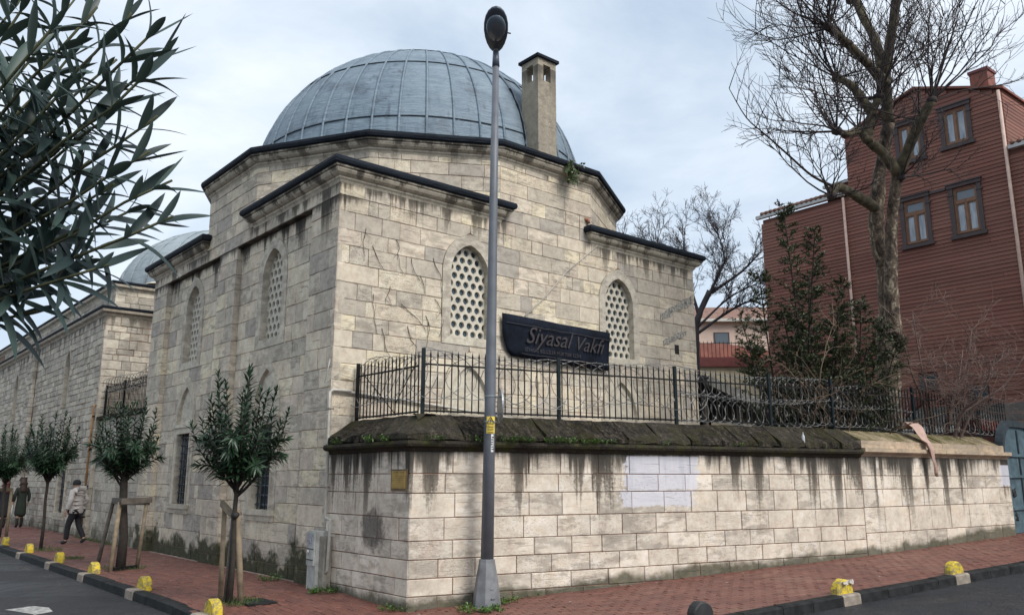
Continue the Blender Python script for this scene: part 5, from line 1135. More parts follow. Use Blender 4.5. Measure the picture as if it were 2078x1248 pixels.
# stakes
def stake_set(label, parts, group=None, mat='wood_stake'):
    t = thing('tree_stakes', label, 'tree stakes', group)
    for nm, p0, p1, r_, m_ in parts:
        b = MB()
        if nm == 'crossbar': d = (Vector(p1) - Vector(p0)); X = d.normalized(); Y = ZV.cross(X).normalized(); b.box((Vector(p0) + Vector(p1)) / 2, (d.length / 2, r_ * .55, r_), (X, Y, X.cross(Y)))
        else: b.tube([p0, p1], [r_, r_ * .94], 8)
        b.obj(nm, m_, t)
    return t
z0 = pav(-1.7, -.5)
stake_set('two pale round stakes with a crossbar beside the tree by the meter cabinet', [('stake', (-1.72, -.08, z0 - .1), (-1.74, -.06, z0 + 1.32), .04, 'wood_stake'), ('stake', (-1.66, -.72, z0 - .1), (-1.76, -.60, z0 + 1.30), .048, 'wood_stake'), ('crossbar', (-1.76, .02, z0 + 1.38), (-1.80, -.60, z0 + 1.20), .045, 'wood_stake'), ('tie', (-1.84, -.68, z0 + 1.22), (-1.72, -.56, z0 + 1.24), .05, 'rubber'), ('stake', (-1.80, -.45, z0 - .1), (-1.80, -.55, z0 + 1.2), .03, 'wood_old')])
stake_set('three-legged old wooden frame round the thick oleander trunk', [('leg', (-1.98, 4.72, -.05), (-1.84, 4.98, 1.28), .045, 'wood_stake'), ('leg', (-1.95, 5.78, -.05), (-1.80, 5.60, 1.28), .04, 'wood_old'), ('leg', (-1.40, 5.05, -.05), (-1.36, 4.90, 1.28), .04, 'wood_stake'), ('crossbar', (-1.86, 4.85, 1.30), (-1.28, 4.86, 1.32), .055, 'wood_old'), ('crossbar', (-1.84, 4.93, 1.30), (-1.78, 5.68, 1.30), .055, 'wood_old'), ('crossbar', (-1.30, 4.95, 1.26), (-1.74, 5.62, 1.27), .045, 'wood_old'), ('crossbar', (-1.95, 4.75, .04), (-1.40, 5.02, .04), .03, 'iron')])
stake_set('single square stake with a short rail by the far oleander', [('stake', (-1.64, 17.15, -.05), (-1.64, 17.15, 1.42), .045, 'wood_stake'), ('crossbar', (-1.62, 17.15, 1.40), (-2.15, 17.05, 1.40), .045, 'wood_stake')])

# near oleander whose crown hangs into the picture
def leaf_mesh(name, seg, curve, fold):
    b = MB(); vs = []; fs = []
    for i in range(seg + 1):
        t = i / seg; w = .5 * .165 * (sin(pi * min(1, t ** .85)) ** .75 if 0 < t < 1 else (.10 if t == 0 else 0)); z = -curve * t * t
        vs += [(-w, t, z + w * fold), (0, t, z), (w, t, z + w * fold)]
    for i in range(seg):
        a = i * 3; fs += [(a, a + 1, a + 4, a + 3), (a + 1, a + 2, a + 5, a + 4)]
    b.add(vs, fs, 0, True); return b, b.mesh(name)
rnd = random.Random(71)
nt_ = thing('near_oleander', 'oleander with large dark leathery leaves leaning in close from the near kerb', 'tree')
TIPS = [(-6.30,-11.01,2.68), (-6.26,-10.97,2.67), (-6.32,-11.02,2.57), (-6.28,-10.97,2.50), (-6.30,-11.00,2.41), (-6.26,-11.02,2.35), (-6.26,-11.06,2.26), (-6.30,-11.06,2.17), (-6.25,-10.99,2.25), (-6.35,-11.07,2.08), (-6.36,-10.98,2.06), (-6.44,-11.04,2.00), (-6.49,-11.04,1.95), (-6.49,-10.87,2.06), (-6.32,-10.82,2.80), (-6.40,-10.87,2.76), (-6.47,-10.93,2.68), (-6.53,-10.97,2.55), (-6.44,-10.92,2.55), (-6.35,-10.85,2.53), (-6.44,-10.94,2.39), (-6.33,-10.89,2.36), (-6.48,-10.94,2.27), (-6.38,-10.88,2.25), (-6.48,-10.97,2.14), (-6.35,-10.95,2.17), (-6.55,-11.03,2.34), (-6.58,-10.96,2.63), (-6.25,-10.76,2.36), (-6.43,-10.66,2.56), (-6.48,-10.68,2.29), (-6.38,-10.63,2.78), (-6.31,-10.67,2.75), (-6.32,-10.61,2.50), (-6.37,-10.62,2.21), (-6.46,-10.58,2.63)]
TIPS = [t_ for i, t_ in enumerate(TIPS) if i not in (7, 8, 9, 10, 11, 12, 13, 17, 20, 22, 24, 26, 27, 30, 34)]
TIPS += [(-6.33, -10.80, 2.22), (-6.42, -10.72, 2.10)]
for i in range(7): a_ = rnd.uniform(.3, 2.6); TIPS.append((-6.85 + .62 * cos(a_), -10.3 + .62 * sin(a_), rnd.uniform(2.2, 3.3)))
for i in range(16): a_ = rnd.uniform(.9, 3.9); TIPS.append((-6.98 + .6 * cos(a_), -10.1 + .6 * sin(a_), rnd.uniform(2.1, 3.2)))
for i in range(5): a_ = rnd.uniform(0, 3.0); TIPS.append((-6.75 + .4 * cos(a_), -10.45 + .4 * sin(a_), rnd.uniform(2.9, 3.4)))
b = MB(); zg = pav(-6.85, -10.2) + ROAD; tt = Vector((-6.88, -10.20, 1.98)); b.tube([(-6.92, -10.05, zg - .05), (-6.90, -10.10, zg + .9), tt], [.042, .036, .030], 10); stems = []; leaves = []
for tp in TIPS:
    tp = Vector(tp); src = tt.lerp(tp, .42) + (tp - tt).cross(ZV).cross(tp - tt).normalized() * .02; src.z = tt.z + (tp.z - tt.z) * .30; pts = []
    for k_ in range(13): t = k_ / 12; pts.append(tt * (1 - t) ** 2 + src * 2 * t * (1 - t) + tp * t * t + Vector((rnd.gauss(0, .004), rnd.gauss(0, .004), 0)))
    stems.append(pts); leaves_on(pts, .50, rnd, .140, leaves, .050)
for p in stems: b.tube(p, [.0065 * (1 - .72 * i / 12) + .001 for i in range(13)], 6)
b.obj('trunk', 'stem_green', nt_); LM = [leaf_mesh('leaf', 8, c_, f_) for c_, f_ in ((.10, .35), (.24, .25), (.42, .45), (-.06, .3))]
sc_l = []
for L in leaves:
    v = view(L[0] + L[1] * (L[3] * .5)); sc_l.append((0 if v is None or v[0] < -60 or v[1] < -60 else 1 / v[2], L))
sc_l.sort(key=lambda a: -a[0]); q = MB()
for i, (w, (o, d, nn, l)) in enumerate(sc_l):
    X = d.cross(nn).normalized(); Z = X.cross(d).normalized(); k_ = i % 4; l *= 1.0; mw = frame_mat(o, X * l, d * l, Z * l)
    if i < 300 and w > 0: inst('leaf', LM[k_][1], 'leaf_near', nt_, mw)
    else: q.add([mw @ Vector(v) for v in LM[k_][0].v], LM[k_][0].f, None, True)
o = q.obj('foliage', 'leaf_near', nt_); o['kind'] = 'stuff'

# bare branching
def jag(p0, d, L_, n, wob, rnd, up=0.0):
    pts = [Vector(p0)]; d = Vector(d).normalized()
    for i in range(n):
        d = (d + Vector((rnd.gauss(0, wob), rnd.gauss(0, wob), rnd.gauss(0, wob) + up))).normalized(); pts.append(pts[-1] + d * (L_ / n))
    return pts
def shoot(b, p0, d, L_, r_, lev, rnd, wob=.10, up=.06, kids=(4, 6), ang=.7, n=5, minr=.0030, sides=4):
    pts = jag(p0, d, L_, n, wob, rnd, up); b.tube(pts, [max(minr, r_ * (1 - .8 * i / n)) for i in range(n + 1)], sides if lev > 0 else 3, False)
    if lev <= 0: return
    for i in range(rnd.randint(*kids)):
        u = rnd.uniform(.18, 1.0) * n; k_ = min(int(u), n - 1); p = pts[k_].lerp(pts[k_ + 1], u - k_); ax = (pts[k_ + 1] - pts[k_]).normalized(); o = ax.orthogonal().normalized(); a = rnd.random() * 6.283; o = o * cos(a) + ax.cross(o) * sin(a)
        shoot(b, p, ax * 1.0 + o * rnd.uniform(ang * .6, ang * 1.4) + ZV * .1, L_ * rnd.uniform(.28, .52), max(minr, r_ * .5), lev - 1, rnd, wob * 1.15, up, kids, ang, max(3, n - 1), minr, sides)
pt = thing('plane_tree', 'big bare plane tree with mottled bark and pollarded limbs in front of the timber house', 'tree'); rnd = random.Random(81)
SA = [(13.13, -3.31, 1.5), (12.82, -3.67, 4.87), (12.66, -3.86, 6.04), (12.50, -3.91, 6.73), (12.33, -3.89, 7.20), (12.19, -3.96, 7.89), (12.12, -4.15, 8.82), (12.02, -4.54, 10.05), (11.73, -4.72, 11.16), (11.51, -5.09, 12.20), (11.30, -5.48, 13.33)]
SB = [(12.60, -3.95, 5.0), (12.31, -4.07, 5.95), (12.14, -4.27, 7.09), (11.98, -4.45, 7.85), (11.76, -4.76, 8.74)]
def dens(pts, k_=4):
    out = []
    P = [Vector(p) for p in pts]
    for i in range(len(P) - 1):
        a = P[max(i - 1, 0)]; q0 = P[i]; q1 = P[i + 1]; z_ = P[min(i + 2, len(P) - 1)]
        for j_ in range(k_):
            t = j_ / k_; out.append(.5 * ((2 * q0) + (q1 - a) * t + (2 * a - 5 * q0 + 4 * q1 - z_) * t * t + (-a + 3 * q0 - 3 * q1 + z_) * t ** 3))
    return out + [P[-1]]
def limb(b, pts, r0, r1, rnd, bump=.10, sides=10):
    d = dens(pts); b.tube([p + Vector((rnd.uniform(-1, 1), rnd.uniform(-1, 1), 0)) * (r0 * .06) for p in d], [(r0 + (r1 - r0) * i / (len(d) - 1)) * (1 + rnd.uniform(-bump, bump)) for i in range(len(d))], sides, True)
b = MB(); limb(b, SA[:4], .26, .21, rnd, .10, 14); limb(b, SA[3:8], .19, .14, rnd, .14, 12); limb(b, SB, .165, .125, rnd, .13, 12); b.obj('trunk', 'bark_plane', pt)
LIM = [(SA[7:], .14, .09), ([(11.76, -4.76, 8.66), (11.61, -5.17, 9.23), (11.42, -5.51, 9.60), (11.35, -5.82, 9.95)], .135, .10), ([(11.76, -4.76, 8.66), (11.24, -4.67, 9.05), (10.75, -4.58, 9.25), (10.39, -4.58, 9.40)], .135, .085), ([(10.39, -4.58, 9.40), (9.93, -4.53, 9.19), (9.56, -4.48, 9.16)], .09, .06),
       ([(10.75, -4.58, 9.2), (10.75, -4.71, 9.74), (10.73, -4.94, 10.17)], .11, .08), ([(10.78, -4.76, 9.75), (10.67, -4.54, 10.35), (10.53, -4.37, 10.65), (10.40, -4.17, 10.82)], .11, .075), ([(11.75, -4.69, 10.9), (11.18, -4.65, 11.13), (10.31, -4.54, 11.49), (9.65, -4.44, 11.71)], .13, .07), ([(11.63, -4.69, 11.2), (11.69, -4.55, 12.12), (11.64, -4.31, 12.87), (11.56, -4.11, 13.88)], .125, .085),
       ([(12.2, -4.0, 8.05), (11.50, -3.98, 8.17), (10.89, -3.89, 8.29), (10.55, -3.87, 8.28), (10.40, -3.81, 8.04)], .14, .08)]
for pts, r0, r1 in LIM: b = MB(); limb(b, pts, r0, r1, rnd); b.obj('limb', 'bark_limb', pt)
b = MB(); tw = MB()
pathl = [(10.57, -3.88, 8.26), (9.83, -3.70, 8.41), (9.09, -3.56, 8.77), (8.40, -3.47, 9.07), (7.86, -3.35, 9.36), (7.33, -3.31, 9.89)]; d_ = dens(pathl); b.tube(d_, [.035 * (1 - .8 * i / len(d_)) for i in range(len(d_))], 6)
for i in range(2, len(d_), 2): shoot(tw, d_[i], (rnd.uniform(-.8, .1), rnd.uniform(-.5, .5), rnd.uniform(.3, 1)), U(.7, 1.4), .010, 1, rnd, .12, .05, (2, 4))
KN = [((11.35, -5.82, 9.95), 13, 3.1), ((9.56, -4.48, 9.16), 13, 2.1), ((10.40, -4.17, 10.82), 10, 2.7), ((10.73, -4.94, 10.17), 9, 2.8), ((9.65, -4.44, 11.71), 14, 2.3), ((10.39, -4.58, 9.40), 5, 2.0), ((10.40, -3.81, 8.04), 6, 1.8), ((11.30, -5.48, 12.9), 12, 3.0), ((11.56, -4.11, 13.3), 9, 2.8), ((11.73, -4.72, 11.16), 7, 3.0), ((11.78, -4.8, 8.55), 4, 2.0), ((12.0, -4.5, 10.1), 6, 2.8), ((11.42, -5.51, 9.60), 4, 2.2), ((10.31, -4.54, 11.49), 5, 2.0), ((10.75, -4.58, 9.25), 4, 1.8)]
mainc = Vector((11.6, -4.6, 8.5))
for kp_, n, L_ in KN:
    kp_ = Vector(kp_); b.lathe([(.02, -.10), (.11, -.04), (.12, .04), (.03, .11)], kp_, 7)
    for i in range(n):
        d = Vector((rnd.gauss(0, 1), rnd.gauss(0, 1), rnd.gauss(.55, .75))).normalized() + (kp_ - mainc).normalized() * .55; d.normalize()
        if d.z < -.25: d.z *= -.5
        shoot(tw, kp_, d, L_ * rnd.uniform(.6, 1.3), .022, 2, rnd, .13, .065, (5, 8), .8, 7, .0046, 4)
o = b.obj('branch', 'twig_dark', pt); o['kind'] = 'stuff'; o = tw.obj('twigs', 'twig_dark', pt); o['kind'] = 'stuff'
bt = thing('bare_tree', 'leafless spreading tree behind the far corner of the domed building', 'tree'); rnd = random.Random(91); b = MB(); tw = MB()
TR = [(22.5, 9.3, 1.8), (22.43, 9.18, 7.43), (22.36, 8.89, 8.70), (22.58, 8.42, 9.75), (22.70, 8.03, 10.81), (22.81, 7.70, 11.65)]
limb(b, TR[:4], .17, .11, rnd); LB = [(TR[2:], .13, .07), ([(22.43, 9.18, 7.6), (21.6, 10.0, 9.2), (21.0, 10.3, 10.6), (20.4, 10.5, 12.0)], .12, .05), ([(22.36, 8.89, 8.70), (22.0, 9.0, 10.2), (21.6, 8.9, 11.5), (21.4, 8.8, 12.8)], .11, .05), ([(22.43, 9.1, 7.9), (23.0, 8.0, 8.7), (23.6, 7.2, 9.2), (24.3, 6.4, 9.4)], .09, .04), ([(22.4, 9.0, 8.2), (23.2, 8.0, 9.4), (23.9, 7.2, 10.2)], .08, .04), ([(22.58, 8.42, 9.75), (23.4, 7.3, 11.0), (24.0, 6.7, 12.2)], .09, .04), ([(21.6, 10.0, 9.2), (20.5, 10.6, 10.8), (19.7, 11.0, 12.0)], .08, .04), ([(22.0, 9.0, 10.2), (21.0, 9.8, 11.8), (20.6, 9.6, 13.0)], .07, .03), ([(22.8, 7.7, 11.65), (22.4, 7.6, 12.8), (22.0, 7.7, 13.6)], .06, .03)]
b.obj('trunk', 'twig_far', bt); b = MB()
for pts, r0, r1 in LB:
    pts = [(x, y, z if z < 9.3 else 9.3 + (z - 9.3) * .72) for x, y, z in pts]
    limb(b, pts, r0 * .8, r1 * .6, rnd, .05, 6); d_ = dens(pts)
    for i in [k_ for k_ in range(3, len(d_)) for _ in range(2)]: shoot(tw, d_[i], (d_[i] - d_[max(0, i - 3)]).normalized() + Vector((rnd.gauss(0, .6), rnd.gauss(0, .6), rnd.gauss(.25, .4))), U(.8, 1.75), .020, 2, rnd, .17, .05, (6, 9), .85, 5, .0062, 3)
b.obj('branch', 'twig_far', bt); o = tw.obj('twigs', 'twig_far', bt); o['kind'] = 'stuff'
# laurel with dead creeper over it
lr = thing('laurel_bush', 'tall dark evergreen laurel behind the razor wire fence', 'shrub'); rnd = random.Random(101); b = MB(); q = MB()
STM = [((9.4, -3.3), (8.40, -3.75, 7.35), .5), ((9.6, -3.3), (9.10, -4.05, 6.95), .5), ((9.9, -3.4), (9.95, -4.1, 5.9), .6), ((9.2, -3.2), (8.2, -3.2, 5.9), .7), ((10.3, -3.5), (10.54, -4.2, 5.5), .6), ((9.0, -3.1), (7.75, -3.0, 5.0), .7), ((9.8, -3.3), (9.5, -3.6, 5.9), .7), ((10.6, -3.4), (11.1, -4.45, 5.2), .6), ((9.2, -3.2), (8.7, -3.4, 5.1), .8), ((9.9, -3.3), (10.1, -3.87, 5.3), .8), ((10.6, -3.6), (11.3, -4.6, 4.7), .6), ((8.9, -3.0), (8.2, -2.9, 4.4), .7), ((10.2, -3.4), (10.7, -4.2, 4.6), .8), ((9.3, -3.2), (9.2, -3.4, 4.7), .9), ((9.8, -3.3), (10.0, -3.9, 4.4), .9), ((10.0, -3.5), (10.2, -4.1, 3.9), 1.0), ((9.4, -3.3), (9.3, -3.7, 3.8), 1.0), ((10.6, -3.7), (10.9, -4.3, 3.7), .9), ((8.9, -3.1), (8.6, -3.4, 3.7), .9), ((9.6, -3.2), (9.7, -3.5, 4.9), 1.0)]
for (bx_, by_), tip, sp in STM:
    base = Vector((bx_, by_, yz(bx_, by_) - .1)); tip = Vector(tip); mid = base.lerp(tip, .5) + Vector((rnd.uniform(-.15, .15), rnd.uniform(-.15, .15), .1)); pts = dens([base, mid, tip], 8); b.tube(pts, [.035 * (1 - .8 * i / len(pts)) for i in range(len(pts))], 5)
    L_ = (tip - base).length
    for i in range(int(L_ * 27)):
        t = .22 + .78 * rnd.random(); u = t * (len(pts) - 1); k_ = min(int(u), len(pts) - 2); p = pts[k_].lerp(pts[k_ + 1], u - k_); a = rnd.random() * 6.283; ln = sp * (1.15 - t) * rnd.uniform(.5, 1.25) + .12
        d = Vector((cos(a), sin(a), rnd.uniform(.1, .8))).normalized(); e_ = p + d * ln; b.tube([p, p + d * ln * .5 - ZV * .01, e_], .005, 3, False)
        for j_ in range(int(12 + ln * 30)):
            s_ = .25 + .75 * rnd.random(); c_ = p.lerp(e_, s_); add_leaf(q, c_, Vector((rnd.gauss(0, 1), rnd.gauss(0, 1), rnd.gauss(.35, .6))) + d * .8, Vector((rnd.gauss(0, .5), rnd.gauss(0, .5), 1)), rnd.uniform(.065, .115), rnd.uniform(.022, .036), .1, rnd.random())
b.obj('stems', 'bark_dark', lr); o = q.obj('crown', 'leaf_laurel', lr); o['kind'] = 'stuff'
cv = thing('dead_creeper', 'tangle of dead tan creeper stems hanging in front of the laurel', 'creeper'); rnd = random.Random(111); q = MB()
for i in range(26):
    x = rnd.uniform(8.1, 10.8); y = -3.55 - .245 * (x - 8.0) * .6 - rnd.uniform(.1, .45); shoot(q, (x, y, rnd.uniform(1.3, 3.6)), (rnd.gauss(0, .55), rnd.gauss(-.1, .2), 1), rnd.uniform(1.0, 2.7), rnd.uniform(.007, .018), 1, rnd, .22, -.05, (4, 8), .9, 8, .0040, 4)
q.obj('stem', 'twig_tan', cv)
bb = thing('bare_shrub', 'bare reddish twiggy shrub behind the fence in front of the red-brown siding', 'shrub'); rnd = random.Random(121); q = MB()
for i in range(8):
    base = Vector((13.0 + rnd.uniform(-.15, .15), -4.55 + rnd.uniform(-.1, .1), 1.7)); tip = Vector((13.0 + rnd.uniform(-1.6, 1.6), -5.2 + rnd.uniform(-1.2, .6), rnd.uniform(4.0, 5.2)))
    if i == 0: tip = Vector((11.9, -4.7, 5.4))
    pts = dens([base, base.lerp(tip, .35) + ZV * .5, base.lerp(tip, .7), tip], 4); q.tube(pts, [.045 * (1 - .85 * k_ / len(pts)) for k_ in range(len(pts))], 5)
    for p in pts[4:]:
        for j_ in range(2): shoot(q, p, (rnd.gauss(0, .8), rnd.gauss(-.1, .6), rnd.gauss(.3, .6)), rnd.uniform(.5, 1.3), .010, 1, rnd, .24, .02, (5, 9), .9, 6, .0042, 3)
q.obj('stem', 'twig_red', bb)
# small plants
def weed(x, y, z, r_, n, label, group, seed, mat='leaf_weed', name='weed', h=1.0, hang=False):
    rnd = random.Random(seed); t = thing(name, label, 'plant', group); q = MB(); s_ = MB()
    for i in range(n):
        a = rnd.random() * 6.283; f_ = sqrt(rnd.random()) * r_; p = Vector((x + f_ * cos(a), y + f_ * sin(a), z - .01)); d = Vector((cos(a) * .8, sin(a) * .8, rnd.uniform(.5, 1.6) * h)).normalized(); L_ = rnd.uniform(.04, .11) * h; e_ = p + d * L_
        if hang: e_ = p + Vector((cos(a) * .1, -.12 - rnd.random() * .12, rnd.uniform(-.35, .25)))
        s_.tube([p, e_], .002, 3, False)
        for j_ in range(4): add_leaf(q, p.lerp(e_, .4 + .2 * j_), Vector((rnd.gauss(0, 1), rnd.gauss(0, 1), rnd.gauss(.5, .5))), ZV, rnd.uniform(.03, .06), rnd.uniform(.018, .034), .2, rnd.random())
    o = s_.obj('stems', mat, t); o['kind'] = 'stuff'; o = q.obj('leaves', mat, t); o['kind'] = 'stuff'; return t
def onled(t, o=.07): p = K0 + WD * t + N1 * o; return p.x, p.y, 2.30
for i, (t, n) in enumerate(((.35, 34), (1.0, 26), (1.55, 40), (1.85, 40), (2.35, 46), (2.6, 30), (3.0, 44), (3.35, 22), (4.4, 8), (6.05, 8))): weed(*onled(t, .085), .13, n, 'small bright green weed sprouting on the mossy wall ledge', 'weeds on the mossy wall ledge', 200 + i)
for i, (y, n) in enumerate(((-.55, 20), (-1.55, 38), (-2.0, 26))): weed(-.075, y, 2.30, .12, n, 'small bright green weed sprouting on the mossy wall ledge', 'weeds on the mossy wall ledge', 220 + i)
weed(.72, -3.25, pav(.7, -3.2), .30, 110, 'green weeds round the foot of the street lamp', None, 230, h=.9); weed(1.28, -2.98, pav(1.2, -3), .24, 70, 'low weeds between the street lamp and the block wall', None, 231, h=.9)
weed(-.22, -.42, pav(-.2, -.4), .22, 70, 'green weeds at the foot of the bent conduit pipe', None, 232); weed(-.18, 1.55, 0, .16, 40, 'lone weed at the mossy foot of the domed building', None, 233); weed(-.08, -2.3, pav(0, -2.3), .18, 40, 'weeds at the corner of the block wall', None, 234)
iv = thing('ivy', 'ivy tuft hanging from the drum cornice below the chimney', 'plant'); q = MB(); s_ = MB(); rnd = random.Random(235)
for i in range(26):
    p = Vector((5.62 + rnd.uniform(-.12, .12), -.22, 8.62)); e_ = p + Vector((rnd.uniform(-.22, .22), rnd.uniform(-.16, .0), rnd.uniform(-.55, .22))); s_.tube([p, p.lerp(e_, .5) + Vector((0, -.05, .06)), e_], .006, 4, False)
    for j_ in range(9): add_leaf(q, p.lerp(e_, rnd.uniform(.2, 1)), Vector((rnd.gauss(0, 1), rnd.gauss(-.5, .6), rnd.gauss(0, 1))), Vector((0, -1, .5)), rnd.uniform(.06, .10), rnd.uniform(.045, .075), .2, rnd.random())
o = s_.obj('stems', 'stem_green', iv); o['kind'] = 'stuff'; o = q.obj('leaves', 'leaf_ivy', iv); o['kind'] = 'stuff'
def at_grass(x, y, rx, ry, n, label, seed):
    rnd = random.Random(seed); q = MB()
    for i in range(n):
        a = rnd.random() * 6.283; f_ = sqrt(rnd.random()); p = Vector((x + rx * f_ * cos(a), y + ry * f_ * sin(a), 0)); p.z = pav(p.x, p.y) - .005; add_leaf(q, p, Vector((rnd.gauss(0, .5), rnd.gauss(0, .5), 1)), Vector((rnd.gauss(0, 1), rnd.gauss(0, 1), 0)), rnd.uniform(.04, .11), .008, .1, rnd.random())
    o = q.obj('grass', 'grass'); tag(o, label, 'grass', None, 'stuff')
at_grass(-1.72, -.62, .40, .32, 520, 'grass tuft round the staked tree by the meter cabinet', 1); at_grass(-1.8, 11.0, .35, .8, 420, 'grass round the slim unstaked tree', 2); at_grass(-1.6, 5.2, .4, .5, 300, 'grass round the framed tree', 3); at_grass(-1.85, 8.0, .2, .3, 220, 'grass patch beside a kerb bollard', 5)
at_grass(-.12, 13.0, .12, 2.5, 700, 'grass strip at the foot of the gap wall', 4)
for i in range(9): at_grass(1.9 + i * .85, -3.07 - i * .205, .25, .05, 22, 'sparse moss and grass along the foot of the block wall', 10 + i) if i == 0 else None

# ------------------------------------------------------------------ people
def skinned(name, nodes, edges, mat, parent, sub=2):
    me = bpy.data.meshes.new(name); me.from_pydata([n[:3] for n in nodes], edges, []); o = bpy.data.objects.new(name, me); COL.objects.link(o); md = o.modifiers.new('skin', 'SKIN'); md.use_smooth_shade = True
    for i, n in enumerate(nodes): r_ = n[3]; me.skin_vertices[0].data[i].radius = r_ if isinstance(r_, tuple) else (r_, r_)
    me.skin_vertices[0].data[0].use_root = True; sb = o.modifiers.new('sub', 'SUBSURF'); sb.levels = sb.render_levels = sub
    dg = bpy.context.evaluated_depsgraph_get(); m2 = bpy.data.meshes.new_from_object(o.evaluated_get(dg)); bpy.data.objects.remove(o); m2.materials.clear(); m2.materials.append(M[mat]); n_ = bpy.data.objects.new(name, m2); COL.objects.link(n_); n_.parent = parent; return n_
def chain(nodes, edges, pts, root):
    prev = root
    for p in pts: nodes.append(p); edges.append((prev, len(nodes) - 1)); prev = len(nodes) - 1
    return prev
def hand(nodes, edges, w, d, side):
    for i, (o, l) in enumerate(((-.026, .062), (-.009, .072), (.009, .068), (.026, .054))):
        b0 = Vector(nodes[w][:3]); p = b0 + Vector((side * .008, o, -.05)); chain(nodes, edges, [(*p, .009), (*(p + Vector((side * -.006, .004, -l * .55))), .008), (*(p + Vector((side * -.02, .006, -l))), .007)], w)
    p = Vector(nodes[w][:3]) + Vector((side * -.02, .04, -.02)); chain(nodes, edges, [(*p, .010), (*(p + Vector((side * -.012, .018, -.035))), .008)], w)
def place(t, x, y, heading, z=None): t.location = (x, y, pav(x, y) if z is None else z); t.rotation_euler = (0, 0, heading)
mn = thing('person', 'person in grey hooded puffer jacket, black cap and dark trousers walking away', 'person')
nd = [(0, 0, .92, .12), (0, .01, 1.10, .12), (0, .02, 1.30, .13), (0, .04, 1.42, .07), (0, .05, 1.48, .05), (0, .06, 1.53, .075), (0, .07, 1.585, .09), (0, .06, 1.65, .055)]; ed = [(0, 1), (1, 2), (2, 3), (3, 4), (4, 5), (5, 6), (6, 7)]
LEGS = (([(-.09, .0, .86, .09), (-.10, .13, .49, .062), (-.10, .15, .10, .045), (-.10, .17, .05, .042), (-.10, .30, .035, .034)]), ([(.09, 0, .86, .09), (.10, -.04, .48, .062), (.10, -.24, .15, .045), (.10, -.25, .10, .042), (.10, -.15, .03, .034)]))
for L in LEGS: chain(nd, ed, L, 0)
wl_ = chain(nd, ed, [(-.18, .02, 1.36, .055), (-.27, -.02, 1.12, .045), (-.29, .06, .90, .032), (-.29, .08, .84, .032)], 2); hand(nd, ed, wl_, 0, -1)
wr_ = chain(nd, ed, [(.18, .02, 1.36, .055), (.30, -.07, 1.13, .045), (.22, .08, .96, .032), (.18, .12, .92, .032)], 2); hand(nd, ed, wr_, 0, 1)
skinned('body', nd, ed, 'skin', mn, 1)
nd = [(0, .0, 1.08, (.185, .15))]; ed = []; prev = 0
for i in range(6): nd.append((0, .01, 1.13 + i * .05, (.19 + (.014 if i % 2 else -.006), .15 + (.014 if i % 2 else -.006)))); ed.append((prev, len(nd) - 1)); prev = len(nd) - 1
ch_ = prev; chain(nd, ed, [(0, .02, 1.44, .11), (0, .0, 1.485, .10)], ch_); prev = 0
for i in range(6): nd.append((0, -.005, 1.03 - i * .05, (.20 + (.014 if i % 2 else -.006) + i * .004, .17 + (.014 if i % 2 else -.006)))); ed.append((prev, len(nd) - 1)); prev = len(nd) - 1
for sg_, el_, wr2 in ((-1, (-.28, -.02, 1.12), (-.30, .05, .90)), (1, (.32, -.07, 1.13), (.24, .07, .97))):
    s0 = Vector((sg_ * .19, .02, 1.36)); e1 = Vector(el_); w1 = Vector(wr2); pts = []
    for i in range(4): p = s0.lerp(e1, i / 3.5); pts.append((*p, .078 + (.008 if i % 2 else -.004)))
    for i in range(4): p = e1.lerp(w1, i / 3); pts.append((*p, .066 + (.007 if i % 2 else -.004)))
    chain(nd, ed, pts, ch_)
jk = skinned('jacket', nd, ed, 'jacket_grey', mn); skinned('hood', [(0, -.09, 1.44, (.13, .075)), (-.08, -.03, 1.455, .06), (.08, -.03, 1.455, .06)], [(0, 1), (0, 2)], 'jacket_grey', jk)
nd = [(0, 0, .90, (.16, .13))]; ed = []
for L in LEGS: chain(nd, ed, [(L[0][0], L[0][1], .82, .108), (*L[1][:3], .080), (*(Vector(L[1][:3]).lerp(Vector(L[2][:3]), .6)), .072), (*L[2][:3], .066)], 0)
skinned('trousers', nd, ed, 'cloth_black', mn)
for L in LEGS: skinned('shoe', [(*L[2][:3], .055), (*L[3][:3], .056), (*(Vector(L[3][:3]).lerp(Vector(L[4][:3]), .5)), .052), (*L[4][:3], .042)], [(0, 1), (1, 2), (2, 3)], 'shoe_dark', mn)
b = MB(); b.lathe([(.098, 1.565), (.104, 1.60), (.098, 1.65), (.07, 1.69), (.02, 1.705)], (0, .06, 0), 16); b.box((0, .185, 1.59), (.06, .06, .008)); b.obj('cap', 'cloth_black', mn)
b = MB(); b.tube([(0, .155, 1.565), (0, .185, 1.545), (0, .155, 1.535)], [.008, .013, .008], 6); b.obj('nose', 'skin', mn)
place(mn, -.80, 12.72, radians(38))
